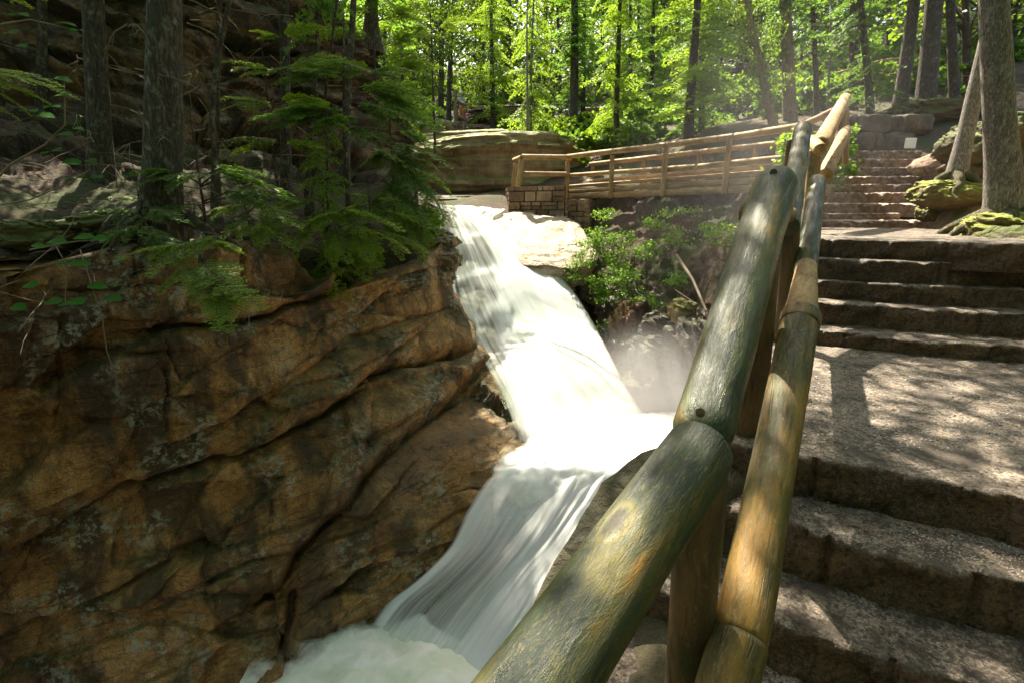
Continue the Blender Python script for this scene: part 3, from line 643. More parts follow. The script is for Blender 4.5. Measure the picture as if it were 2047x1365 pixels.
def fdens(U, V):
    left = np.interp(V, [0, .12, .2, .35, .55, .66, .8, 1], [.35, .45, .5, .47, .3, .12, .06, .03])
    d = np.clip((U-left)/.10, 0, 1)*.9+.42
    led = np.exp(-((V-.315)/.012)**2)+np.exp(-((V-.46)/.012)**2)+np.exp(-((V-.585)/.02)**2)
    d = d+led*.55*(U < left+.1)
    d = d*np.clip(U/.03, 0, 1)*np.clip((1-U)/np.interp(V, [0, .3, 1], [.02, .03, .09]), 0, 1)**.6
    return d*np.clip(V/.01, 0, 1)*np.clip((1.02-V)/.10, 0, 1)
sheet('waterfall', FALL, MT['fall'], (260, 160), .35, fdens, lambda U, V: np.clip((U-.45)/.4, 0, 1)*np.clip((V-.2)*2.5, 0, 1), 'white waterfall pouring over the granite lip into the gorge')
LOW = [(1042,905,7.05, 1370,872,7.6),(1005,932,6.75, 1350,900,7.0),(970,960,6.4, 1290,940,6.3),(932,1020,6.12, 1240,1010,5.9),(898,1090,5.85, 1180,1090,5.5),(842,1150,5.6, 1130,1160,5.2),(776,1202,5.5, 1100,1230,4.9),(738,1250,5.42, 1040,1330,4.6),(700,1290,5.2, 1010,1400,4.4)]
def ldens(U, V):
    dark = np.exp(-np.abs((U-.30)/.30)**3-np.abs((V-.72)/.30)**3)*1.0
    d = 1.2-dark*.85+.9*np.exp(-((U-.05)/.035)**2)*np.clip((V-.3)*3, 0, 1)
    d = np.maximum(d, np.clip((.3-V)*4, 0, 1.2))
    return d*np.clip(U/.05, 0, 1)*np.clip(V/.17, 0, 1)
sheet('cascade', LOW, MT['fall'], (200, 140), .12, ldens, lambda U, V: np.clip(1.25-V*.9, 0, 1)*.95, 'lower white cascade running down to the pool', .07)
# dark rock bed seen through the veils
LOWB = [(a, b+6, c+.18, d, e+6, f+.18) for a, b, c, d, e, f in LOW]
def bed(name, rows, off, label, seed, steps=None):
    A = np.array([P(*r[:3])[:] for r in rows]); B = np.array([P(*r[3:])[:] for r in rows]); n = len(rows)
    t = np.linspace(0, n-1, 150); a = np.stack([np.interp(t, range(n), A[:, k]) for k in range(3)], -1); b = np.stack([np.interp(t, range(n), B[:, k]) for k in range(3)], -1); u = np.linspace(.02, 1, 90)
    G = a[:, None]*(1-u)[None, :, None]+b[:, None]*u[None, :, None]; N = gnormals(G)
    D = -off+.07*fbm(G*2.2, 4, seed)+.02*fbm(G*9, 3, seed+1)
    if steps is not None: D = D+steps(t/(n-1))[:, None]
    G = G+N*D[..., None]
    return tag(mesh(name, G, gridfaces(150, 90), MT['wet_rock']), label, kind='structure')
bed('rock_bed', FALL[2:], .28, 'wet ledges of rock behind the thin left veils of the waterfall', 5, lambda v: .16*((v*6.3) % 1))
bed('rock_bed', LOW[1:], .2, 'dark rock bed under the lower cascade', 8)
# foam
def foam(name, pts, z, nx, lab, amp=.3, f=1.1, dens=None, white=.5, seed=0):
    q = [Pz(a, b, z) for a, b in pts]; A = np.array([[q[0][:], q[1][:]], [q[3][:], q[2][:]]])
    u = np.linspace(0, 1, nx)[None, :, None]; v = np.linspace(0, 1, nx)[:, None, None]
    G = (A[0, 0]*(1-u)+A[0, 1]*u)*(1-v)+(A[1, 0]*(1-u)+A[1, 1]*u)*v
    if name == 'plunge_pool': G[..., 2] -= .85*np.clip((.24-v[..., 0])/.24, 0, 1)**1.3
    n1 = fbm(G*f+seed, 3, seed); bl = 1-np.abs(fbm(G*f*1.4+5+seed, 4, seed+2))*1.8
    U = u[..., 0]*np.ones_like(v[..., 0]); Vv = v[..., 0]*np.ones_like(u[..., 0])
    G[..., 2] += amp*(n1*.8+bl*.3-.2)+amp*.22*fbm(G*4.2+2, 4, 5)
    o = mesh(name, G, gridfaces(nx, nx), MT['foam']); fattr(o, 'dens', dens(U, Vv, G) if dens else U*0+1); fattr(o, 'white', U*0+white if not callable(white) else white(G)); return tag(o, lab, kind='structure')
ed = lambda U, V, w=.08: np.clip(np.minimum(np.minimum(U, 1-U), np.minimum(V, 1-V))/w, 0, 1)
foam('plunge_pool', [(930, 985), (1560, 975), (1740, 764), (1080, 850)], -3.38, 150, 'boiling white plunge pool below the waterfall', .2, .8, lambda U, V, G: np.clip(V/.34, 0, 1)*np.clip((1-V)/.12, 0, 1)*np.clip((1-U)/.3, 0, 1)*np.clip(U/.06, 0, 1), .85, 3)
def cliffade(U, V, G):
    x, y, z = G[..., 0], G[..., 1], G[..., 2]; zc = y*CP-z*SP; px = 1023.5+FPX*x/zc; py = 682.5-FPX*(y*SP+z*CP)/zc
    return np.clip((fd(np.stack([px, py], -1))-y)/.4+.25, 0, 1)*np.clip((1-V)/.1, 0, 1)
foam('pool', [(380, 1560), (1250, 1560), (1120, 1225), (560, 1225)], -5.1, 190, 'pale green foaming pool at the bottom of the gorge', .26, .9, cliffade, lambda G: np.clip((G[..., 0]+1.9)/2.6+.35*fbm(G*1.3, 3, 8), 0, .7)*np.clip((G[..., 1]-4.4)/1.2+.2, .05, 1), 5)

# mist over the plunge pool, and haze added for light shafts
def mist(bpyv, scl, dn, label):
    M = Mat('spray_and_shaft_haze'); g = M.n('ShaderNodeTexGradient', {'Vector': M.map((1, 1, 1))}, gradient_type='QUADRATIC_SPHERE').outputs[1]
    de = M.math('MULTIPLY', M.math('MULTIPLY', g, M.ramp(M.noise(1.6, 3), [(.3, .1), (.7, 1)])), dn)
    v = M.n('ShaderNodeVolumePrincipled', {'Color': (.97, .97, .97, 1), 'Density': de, 'Anisotropy': .3})
    M.nt.links.new(v.outputs[0], M.out.inputs['Volume'])
    n = 24; V = []; 
    for i in range(n+1):
        for k in range(n*2):
            a = math.pi*i/n; b = math.pi*k/n; V.append((math.sin(a)*math.cos(b), math.sin(a)*math.sin(b), math.cos(a)))
    F = [(i*n*2+k, (i+1)*n*2+k, (i+1)*n*2+(k+1) % (n*2), i*n*2+(k+1) % (n*2)) for i in range(n) for k in range(n*2)]
    o = mesh('mist', V, F, M.m); o.location = bpyv; o.scale = scl; tag(o, label, 'mist', kind='stuff')
mist(P(1320, 800, 8.5), (2.3, 1.8, 1.7), 2.6, 'pale spray mist hanging over the plunge pool')
mist(P(1500, 350, 9.8), (3.4, 4.2, 4.4), .045, 'thin haze added behind the log railing to suggest light shafts')  # faint volume added to stand in for sun shafts

# ------------------------------------------------------------------ rocks
def rock(name, px, py, d, size, mat, label, cat='rock', seed=0, squash=(1, 1, 1), rot=0, strata=0, tilt=0, top=None, lum=1.0, res=70, group=None, parent=None, pitch=0):
    n = res; th = np.linspace(0, math.pi, n)[:, None]; ph = np.linspace(0, 2*math.pi, 2*n)[None]
    S = np.stack([np.sin(th)*np.cos(ph), np.sin(th)*np.sin(ph), np.cos(th)*np.ones_like(ph)], -1)
    Q = np.sign(S)*np.abs(S)**.72*np.array(squash)*size
    v, e = cells(np.stack([np.arctan2(S[..., 1], S[..., 0])*1.6+S[..., 2], S[..., 2]*2.4], -1), seed, .6)
    k = 1+lum*(.16*fbm(S*1.4+seed*3.3, 3, seed)+.05*v+.045*fbm(S*6+seed, 4, seed+1))
    if name == 'moss_mound': k = k+.16*fbm(S*3.5+seed, 4, seed+6)+.05*fbm(S*14, 3, seed+7)
    if name == 'rock': k = k+.10*v+.07*cells(np.stack([S[..., 0]*2.5+S[..., 1]*2, S[..., 2]*3-S[..., 1]], -1), seed+31, .9)[0]
    if strata: k = k+strata*(fbm(np.stack([S[..., 0]*.7, S[..., 1]*.7, (S[..., 2]+.25*S[..., 0])*9], -1), 3, seed+4))
    Q = Q*k[..., None]
    if top is not None: Q[..., 2] = np.minimum(Q[..., 2], top*size+.12*size*fbm(S*3, 3, seed+8))
    c, s = math.cos(rot), math.sin(rot); x = Q[..., 0]*c-Q[..., 1]*s; y = Q[..., 0]*s+Q[..., 1]*c; Q[..., 0] = x; Q[..., 1] = y
    c, s = math.cos(tilt), math.sin(tilt); x = Q[..., 0]*c+Q[..., 2]*s; zz = -Q[..., 0]*s+Q[..., 2]*c; Q[..., 0] = x; Q[..., 2] = zz
    c, s = math.cos(pitch), math.sin(pitch); y = Q[..., 1]*c-Q[..., 2]*s; zz = Q[..., 1]*s+Q[..., 2]*c; Q[..., 1] = y; Q[..., 2] = zz
    o = mesh(name, Q, gridfaces(n, 2*n), mat, parent); o.location = P(px, py, d)
    if label: tag(o, label, cat, group)
    return o
rock('boulder', 985, 352, 20.8, 1.0, MT['boulder'], 'huge moss-topped tan boulder leaning behind the waterfall lip', 'boulder', 3, (3.7, 2.4, 1.42), .1, .09, -.08, res=160, lum=1.0)
rock('boulder', 935, 305, 23.5, 1.0, MT['boulder'], 'flat mossy rock ledge lying on top of the huge boulder', 'boulder', 8, (3.5, 1.8, .8), 0, .05, -.05, res=90, lum=.9)
rock('rock_slab', 985, 412, 18.4, 1.0, MT['upper_rock'], 'dark brown rock slab in the hollow under the huge boulder', 'rock', 12, (2.9, 1.4, .42), 0, .06, 0)
rock('granite_slab', 1064, 500, 13.9, 1.0, MT['pale_granite'], 'sunlit pale granite slab between the waterfall and the stone abutment', 'rock', 5, (1.62, 1.75, .62), .1, .03, .06, top=.5, res=130, lum=.8, pitch=.42)
rock('rock', 1235, 640, 12.0, 1.0, MT['dark_rock'], 'brown angular rock close to the right edge of the waterfall', 'rock', 21, (.42, .5, .45), .4, .03, .3)
rock('rock', 1252, 700, 11.0, 1.0, MT['rust'], 'tall rust-brown rock wedge standing at the foot of the bank', 'rock', 22, (.42, .5, .95), .2, .03, .12)
rock('rock', 1320, 650, 10.2, 1.0, MT['dark_rock'], 'rounded pale lichen-spotted rock on the bank', 'rock', 23, (.38, .35, .26), .5)
rock('rock', 1363, 622, 9.6, 1.0, MT['boulder'], 'small mossy rock with a lit pale side near the fallen stick', 'rock', 24, (.22, .25, .2), .1)
rock('rock', 1318, 704, 9.9, 1.0, MT['dark_rock'], 'glistening wet black rock above the plunge pool', 'rock', 25, (.5, .5, .36), .3)
rock('rock', 1385, 700, 9.2, 1.0, MT['dark_rock'], 'smooth reddish rock half hidden behind the big log rail', 'rock', 26, (.36, .6, .6), .2)
rock('boulder', 875, 268, 30, 1.0, MT['boulder'], 'small rounded boulder left of the viewing platform', 'boulder', 31, (1.1, 1, .7))
rock('rock', 1013, 232, 33, 1.0, MT['upper_rock'], 'long orange-brown rock below the distant log rail', 'rock', 33, (2.2, .8, .45))
# ledges on top of the cliff by the fall
for i, (px, py, d, w, h, lb) in enumerate([(838, 496, 11.0, .8, .3, 'upper small grey ledge beside the lip of the waterfall'), (850, 528, 10.6, .75, .28, 'middle grey rock ledge stepping down beside the waterfall'), (822, 556, 10.1, .85, .26, 'lower grey rock ledge on the cliff corner'), (765, 572, 9.1, .85, .2, 'flat grey slab on the cliff edge behind the sapling')]):
    rock('rock_ledge', px, py, d, 1.0, MT['cliff'], lb, 'rock', 40+i, (w, .7, h), .3*i, .05, -.12, res=60, lum=1.5)

# stone abutment of the bridge: individual coursed stones on a rough core
def abutment():
    root = empty('stone_abutment', P(1100, 440, 15.6), 'mortared square-stone abutment carrying the left end of the bridge', 'abutment')
    L = Vector(root.location)
    a = P(1018, 372, 15.7); c = P(1130, 372, 15.2); e = P(1180, 398, 14.7); f = P(1186, 398, 16.2)
    zt = P(1060, 372, 15.5).z; zb = -.55; z2 = P(1160, 398, 14.9).z
    stones = Bag(); core = Bag()
    def box(B, p, u, v, w, m=0, r=.02, sd=0):
        # p corner, u along, v out, w up; bevelled stone
        V = []
        for i in range(2):
            for j in range(2):
                for k in range(2): V.append((i, j, k))
        rr = random.Random(sd)
        cs = []
        nn = 5; idx = {}; F = []
        pts = []
        for ax in range(3):
            for sgn in (0, 1):
                base = len(pts)
                for i in range(nn):
                    for j in range(nn):
                        q = [0, 0, 0]; q[ax] = sgn; q[(ax+1) % 3] = i/(nn-1); q[(ax+2) % 3] = j/(nn-1); pts.append(q)
                for i in range(nn-1):
                    for j in range(nn-1):
                        b0 = base+i*nn+j; F.append((b0, b0+1, b0+nn+1, b0+nn))
        q = np.array(pts, float); cgc = np.abs(q-.5)*2; 
        sh = np.sort(cgc, 1); k = np.clip(sh[:, 1]-.6, 0, 1)**2*.5; q = .5+(q-.5)*(1-k[:, None]*.5)
        Q = np.array(p[:])+q[:, :1]*np.array(u[:])+q[:, 1:2]*np.array(v[:])+q[:, 2:]*np.array(w[:])
        Q += .018*fbm(Q*5+sd, 3, 3)[:, None]*np.array(Vector(v).normalized()[:])
        B.add(Q, F, m)
    def wall(p0, p1, zb, zt, sd, th=.16, ci=.16):
        rr = random.Random(sd); u = (p1-p0); u.z = 0; Lw = u.length; u.normalize(); out = Vector((u.y, -u.x, 0))
        zc = zb; p0 = Vector((p0.x, p0.y, 0))
        while zc < zt-.04:
            h = min(rr.uniform(.13, .36), zt-zc); h = zt-zc if zt-zc-h < .1 else h
            x = 0
            while x < Lw-.02:
                w = rr.uniform(.14, .55); w = Lw-x if Lw-x-w < .14 else w
                if rr.random() < .4 and h > .2:
                    for q in (0, 1): box(stones, p0+u*(x+.012)+Vector((0, 0, zc+q*h/2+.008))-out*th, u*(w-.024), out*(th+rr.uniform(0, .03)), Vector((0, 0, h/2-.018)), 0, sd=rr.random()*99)
                else: box(stones, p0+u*(x+.012)+Vector((0, 0, zc+.01))-out*th, u*(w-.024), out*(th+rr.uniform(0, .035)), Vector((0, 0, h-.02)), 0, sd=rr.random()*99)
                x += w
            zc += h
        box(core, p0-out*.72+u*ci+Vector((0, 0, zb)), u*(Lw-ci-.08), out*.64, Vector((0, 0, zt-zb-.03)), 0)
    wall(a, c, zb, zt, 1); wall(c, e, zb, z2, 2); wall(e, f, zb, z2, 3, ci=.8); wall(a+Vector((-.1, 1.4, 0)), a, zb, zt, 4)
    V, F, M_ = stones.get(); mesh('stone_block', V-np.array(L), F, MT['abut'], root, True)
    V, F, M_ = core.get(); mesh('mortar', V-np.array(L), F, m_plain('mortar', (.16, .12, .08), .95), root, True)
abutment()

# ------------------------------------------------------------------ near log railing
rl = empty('log_railing', Pz(1500, 865, Z0), 'large weathered log railing along the near steps and landing, running past the camera', 'railing')
LG = MT['log']; L2 = MT['log2']
tA = P(1393, 905, 1.02); dirA = (P(1393, 905, 1.02)-P(1075, 1375, .60)).normalized()
log('rail', tA-dirA*1.6+Vector((0, 0, .0)), tA+dirA*.03, .086, .073, LG, rl, 1, 48, .22, 'greenish top log nearest to the camera', wob=.07)
t0 = P(1398, 880, 1.13); t1 = P(1549, 372, 1.96); dT = (t1-t0).normalized()
log('rail', t0-dT*.03, t1+dT*.06, .072, .078, LG, rl, 2, 48, .85, 'steep green-grey top log with a rounded upper end', wob=.06)
log('rail', t1+Vector((.03, .22, -.10)), P(1580, 430, 4.1), .06, .06, L2, rl, 3, 24, .3)
t3 = P(1604, 262, 5.2); t2 = P(1577, 440, 4.0)
log('rail', t2-(t3-t2).normalized()*.1, t3+(t3-t2).normalized()*.05, .082, .078, LG, rl, 4, 30, .12, 'tall green-grey sloping top log beside the middle steps')
# mid rails on the stair side
m = [P(1440, 1420, 1.02), P(1478, 1278, 1.13), P(1600, 640, 2.22), P(1611, 535, 3.9), P(1634, 362, 5.15)]
log('rail', m[0]-(m[1]-m[0]).normalized()*.9, m[1]+(m[1]-m[0]).normalized()*.02, .076, .073, L2, rl, 5, 40, .3)
log('rail', m[1]+(m[2]-m[1]).normalized()*.0, m[2], .072, .076, L2, rl, 6, 44, .25, 'knotty yellow-brown lower log in the foreground')
log('rail_collar', m[2]-(m[2]-m[1]).normalized()*.05, m[2]+(m[2]-m[1]).normalized()*.03, .083, .085, L2, rl, 7, 40, .1)
log('rail', m[2]+(m[3]-m[2]).normalized()*.02, m[3], .072, .073, MT['bridge'], rl, 8, 32, .2, 'orange-brown banded lower log along the landing')
log('rail', m[3]-Vector((0, .0, .02)), m[4], .083, .072, LG, rl, 9, 32, .15, 'grey shiny lower log beside the middle steps')
# posts
log('post', P(1383, 1240, 1.22)+Vector((.03, 0, -.9)), Vector((t0.x+.03, t0.y+.05, t0.z-.01)), .066, .064, MT['logp'], rl, 10, 40, .2)
pb = Pz(1510, 860, Z0); log('post', pb+Vector((.0, .05, -.3)), Vector((t1.x+.035, t1.y+.14, t1.z-.04)), .075, .078, MT['logp'], rl, 11, 40, .3)
pb = Pz(1612, 700, Z0); log('post', Vector((P(1590, 600, 4.05).x, 4.12, Z0-.2)), Vector((P(1585, 430, 4.05).x+.03, 4.12, zat(440, 4.1))), .075, .07, MT['logp'], rl, 12, 24, .2)
log('post', Vector((t3.x, 5.32, -.5)), t3+Vector((0, .12, -.06)), .07, .07, MT['logp'], rl, 13, 24, .2)
for (p, q, r_) in ((P(1400, 824, 1.05), dT, .011), (P(1546, 345, 1.90), dT, .013)):
    Vt, Ft = tube([p-Vector((0, 0, .0)), p+Vector((0, .012, -.006))], [r_, r_], 20)
    vv = []; nrm = (Vector((0, 0, 0))-p).normalized()
    o = log('bolt_recess', p-nrm*.02, p+nrm*.001, r_, r_, MT['logp'], rl, 3, 20, .05)
# upper railing of the far flight
ur = empty('log_railing', P(1630, 372, 6.3), 'sunlit round-log railing climbing beside the far steps', 'railing')
log('rail', P(1638, 292, 6.4), P(1690, 197, 10.8), .105, .10, MT['bridge'], ur, 14, 20, .5)
log('rail', P(1648, 352, 6.6), P(1690, 262, 10.6), .095, .10, MT['bridge'], ur, 15, 20, .3)
log('post', P(1627, 375, 6.35)+Vector((0, 0, -.3)), P(1629, 300, 6.35), .08, .075, MT['fence'], ur, 16, 20, .2)
log('rail', P(1622, 282, 6.6), P(1640, 300, 6.15), .07, .07, MT['bridge'], ur, 17, 20, .2, 'short cut log stub pointing at the steps')
log('post', P(1673, 310, 10.4), P(1688, 215, 10.6), .085, .08, MT['fence'], ur, 18, 16, .2)
log('post', P(1690, 330, 10.9), P(1691, 215, 10.9), .06, .06, MT['fence'], ur, 19, 16, .2)

# ------------------------------------------------------------------ bridge
br = empty('footbridge', Vector((3.8, 13.1, .5)), 'log footbridge with slanting post-and-rail sides over the gorge', 'bridge')
def bline(s, off=0, z=0):
    x0, y0, x1, y1 = 1.80, 16.2, 6.3, 9.22; dx, dy = x1-x0, y1-y0; l = math.hypot(dx, dy); nx, ny = -dy/l, dx/l
    return Vector((x0+dx*s+nx*off, y0+dy*s+ny*off, z))
BL = MT['bridge']
def us(px, off=0):
    lo, hi = -.3, 1.5
    for _ in range(40):
        m_ = (lo+hi)/2; q = bline(m_, off); 
        if 1023.5+FPX*q.x/(q.y*CP-(1.2)*SP*0-0) * 1.0 < px: lo = m_
        else: hi = m_
    return lo
sp_ = [us(p) for p in (1138, 1225, 1328, 1450, 1600)]
for i, s in enumerate(sp_): log('post', bline(s, -.12, .46), bline(s, -.12, 1.60), .066, .062, BL, br, 20+i, 16, .15)
log('rail', bline(sp_[0]-.005, -.1, 1.74), bline(sp_[2], -.1, 1.66), .072, .072, BL, br, 30, 16, .2)
log('rail', bline(sp_[2]+.003, -.1, 1.66), bline(sp_[3]+.01, -.1, 1.635), .072, .072, BL, br, 31, 16, .2)
se = sp_[4]-.02; be = bline(se, -.1, 1.65)
log('rail', bline(sp_[3]+.013, -.1, 1.635), be, .072, .07, BL, br, 32, 16, .2)
log('rail', be, P(1668, 221, 10.6), .065, .065, MT['fence'], br, 33, 16, .2)
log('rail', bline(sp_[0], -.02, 1.20), bline(sp_[2]+.1, -.02, 1.10), .058, .062, BL, br, 34, 16, .2)
log('rail', bline(sp_[2]+.11, -.02, 1.10), bline(se, -.02, 1.12), .06, .058, BL, br, 35, 16, .2)
for k, (zz, off, r_) in enumerate([(.88, .02, .045), (.725, .0, .065), (.56, -.02, .078)]):
    log('stringer', bline(sp_[0]-.01, off, zz), bline(se, off, zz-.01), r_, r_, BL, br, 40+k, 16, .15)
log('stringer', bline(sp_[0]-.01, 1.3, .44), bline(se, 1.3, .5), .12, .12, MT['fence'], br, 44, 16, .15)
for i, px in enumerate((1182, 1280, 1388, 1496)):
    s = us(px, 1.5); log('post', bline(s, 1.5, .5), bline(s, 1.5, 1.58), .066, .062, BL, br, 50+i, 14, .15)
log('rail', bline(us(1182, 1.5)-.02, 1.5, 1.66), bline(us(1592, 1.5), 1.5, 1.60), .07, .07, BL, br, 56, 14, .2)
log('rail', bline(us(1176, 1.5)-.02, 1.45, 1.10), bline(us(1592, 1.45), 1.45, 1.12), .07, .07, BL, br, 57, 14, .2)
dk = Bag()
for i in range(56):
    s = .0+se*i/56; a = bline(s, .12, .58); b = bline(s, 1.55, .58); w = (bline(1, 0)-bline(0, 0)).normalized()*.125
    th = Vector((0, 0, .05)); c8 = [a, b, b+w, a+w, a+th, b+th, b+w+th, a+w+th]
    dk.add([(p-br.location)[:] for p in c8], [(0, 1, 2, 3), (4, 5, 6, 7), (0, 1, 5, 4), (1, 2, 6, 5), (2, 3, 7, 6), (3, 0, 4, 7)])
dk.obj('deck', MT['fence'], br)
# railing on the abutment
ar = empty('log_railing', P(1085, 372, 15.5), 'short flat-topped log railing on the stone abutment', 'railing')
log('rail', P(1043, 315, 15.6), P(1142, 316, 16.1), .085, .085, BL, ar, 60, 16, .2)
log('rail', P(1043, 316, 15.6), P(1028, 336, 16.6)+Vector((0, .3, .25)), .08, .08, BL, ar, 61, 16, .2)
log('rail', P(1042, 348, 15.6), P(1138, 349, 16.1), .07, .07, BL, ar, 62, 16, .2)
log('post', P(1036, 374, 15.5), P(1043, 320, 15.6), .08, .075, BL, ar, 63, 16, .15)
log('post', P(1026, 374, 16.4), P(1031, 328, 16.4), .07, .07, BL, ar, 64, 16, .15)

# ------------------------------------------------------------------ stone wall at the top of the far steps, small sign
sw = empty('stone_wall', P(1765, 296, 14.9), 'grey mossy dry-stone wall at the top of the far steps', 'wall')
rr = random.Random(4); blk = Bag()
zc = zat(304, 14.6)
for row in range(2):
    px = 1700
    while px < 1822:
        w = rr.uniform(22, 62); d = 14.7+rr.uniform(-.15, .15); h = .46
        n = 12; th = np.linspace(0, math.pi, n)[:, None]; ph = np.linspace(0, 2*math.pi, 2*n)[None]
        S = np.stack([np.sin(th)*np.cos(ph), np.sin(th)*np.sin(ph), np.cos(th)*np.ones_like(ph)], -1)
        Q = np.sign(S)*np.abs(S)**.45*np.array([w*d/FPX*.52, .35, h*.53]); Q *= (1+.42*fbm(S*1.6+px, 4, row))[..., None]
        cpt = np.array(P(px+w/2, 280, d)[:]); cpt[2] = zc+h*(row+.45)+rr.uniform(-.07, .07); cpt[1] += rr.uniform(-.1, .1)
        blk.add(Q+cpt-np.array(sw.location), gridfaces(n, 2*n)); px += w
blk.obj('wall_stones', MT['bank_rock'], sw, True)
sg = empty('sign', P(1819, 300, 13.8), 'small pale blank sign plate standing at the right end of the top step', 'sign')
def boxmesh(name, c, s, mat, root, bev=.01, rotz=0):
    x, y, z = (k/2 for k in s); V = np.array([(i*x, j*y, k*z) for i in (-1, 1) for j in (-1, 1) for k in (-1, 1)])
    F = [(0, 1, 3, 2), (4, 6, 7, 5), (0, 4, 5, 1), (2, 3, 7, 6), (0, 2, 6, 4), (1, 5, 7, 3)]
    o = mesh(name, V, F, mat, root, False); o.location = Vector(c)-(root.location if root else Vector()); o.rotation_euler = (0, 0, rotz)
    b = o.modifiers.new('bevel', 'BEVEL'); b.width = bev; b.segments = 2; return o
boxmesh('sign_plate', P(1820, 287, 13.7), (.27, .05, .25), MT['plaque'], sg)
log('post', P(1818, 310, 13.76), P(1818, 276, 13.76), .045, .045, MT['fence'], sg, 3, 12, .2)

# ------------------------------------------------------------------ distant fences
def fence(name, pts, label, dz=(.0, -.5), r=.09, postd=1.5, mat=None, cat='fence'):
    w = [P(*p) for p in pts]; root = empty(name, w[0]-Vector((0, 0, 1.1)), label, cat)
    for i in range(len(w)-1):
        for dd in dz: log('rail', w[i]+Vector((0, 0, dd)), w[i+1]+Vector((0, 0, dd)), r, r*.9, mat or MT['fence'], root, i+3, 10, .2)
    for i, q in enumerate(w): log('post', q+Vector((0, 0, -postd)), q+Vector((0, 0, .03)), r, r, mat or MT['fence'], root, i+9, 10, .2)
    return root
fence('log_fence', [(910, 185, 35), (911, 203, 35.4), (948, 217, 35.6), (1056, 213, 34)], 'log rail with a broad pale top around the far viewing platform', (0, -.9), .12, 2.2)
fence('log_fence', [(1165, 219, 33), (1245, 217, 31), (1355, 208, 29.5), (1440, 200, 28)], 'long brown log fence crossing behind the hemlock trunks left of centre', (0, -.55), .11)
fence('log_fence', [(1530, 176, 27), (1640, 158, 26), (1760, 124, 25), (1815, 118, 24.5)], 'dark log fence high among the trunks above the far steps', (0, -.62), .1)
bn = empty('bench', P(1640, 200, 24), 'pale blue-grey plank bench among the trees above the bridge', 'bench')
for k in range(2):
    a = P(1592, 190+k*8, 24); b = P(1682, 182+k*8, 23.4); boxmesh('plank', (a+b)/2, ((a-b).length, .12, .07), MT['plank'], bn, .01, math.atan2(b.y-a.y, b.x-a.x))
for px in (1600, 1675): log('leg', P(px, 216, 23.8), P(px, 188, 23.8), .05, .05, MT['fence'], bn, 2, 8, .1)
# platform steps
ps = empty('stone_steps', P(935, 268, 35), 'small flight of sunlit steps below the distant people', 'steps')
for i in range(5):
    boxmesh('step', P(952-i*4, 268-i*7, 34.6+i*.3), (1.9-i*.12, .5, .2), MT['granite_far'], ps, .04)
for i, px in enumerate((914, 927)): log('post', P(px, 285, 34.3), P(px, 243, 34.3), .1, .1, BL, ps, i, 10, .2)

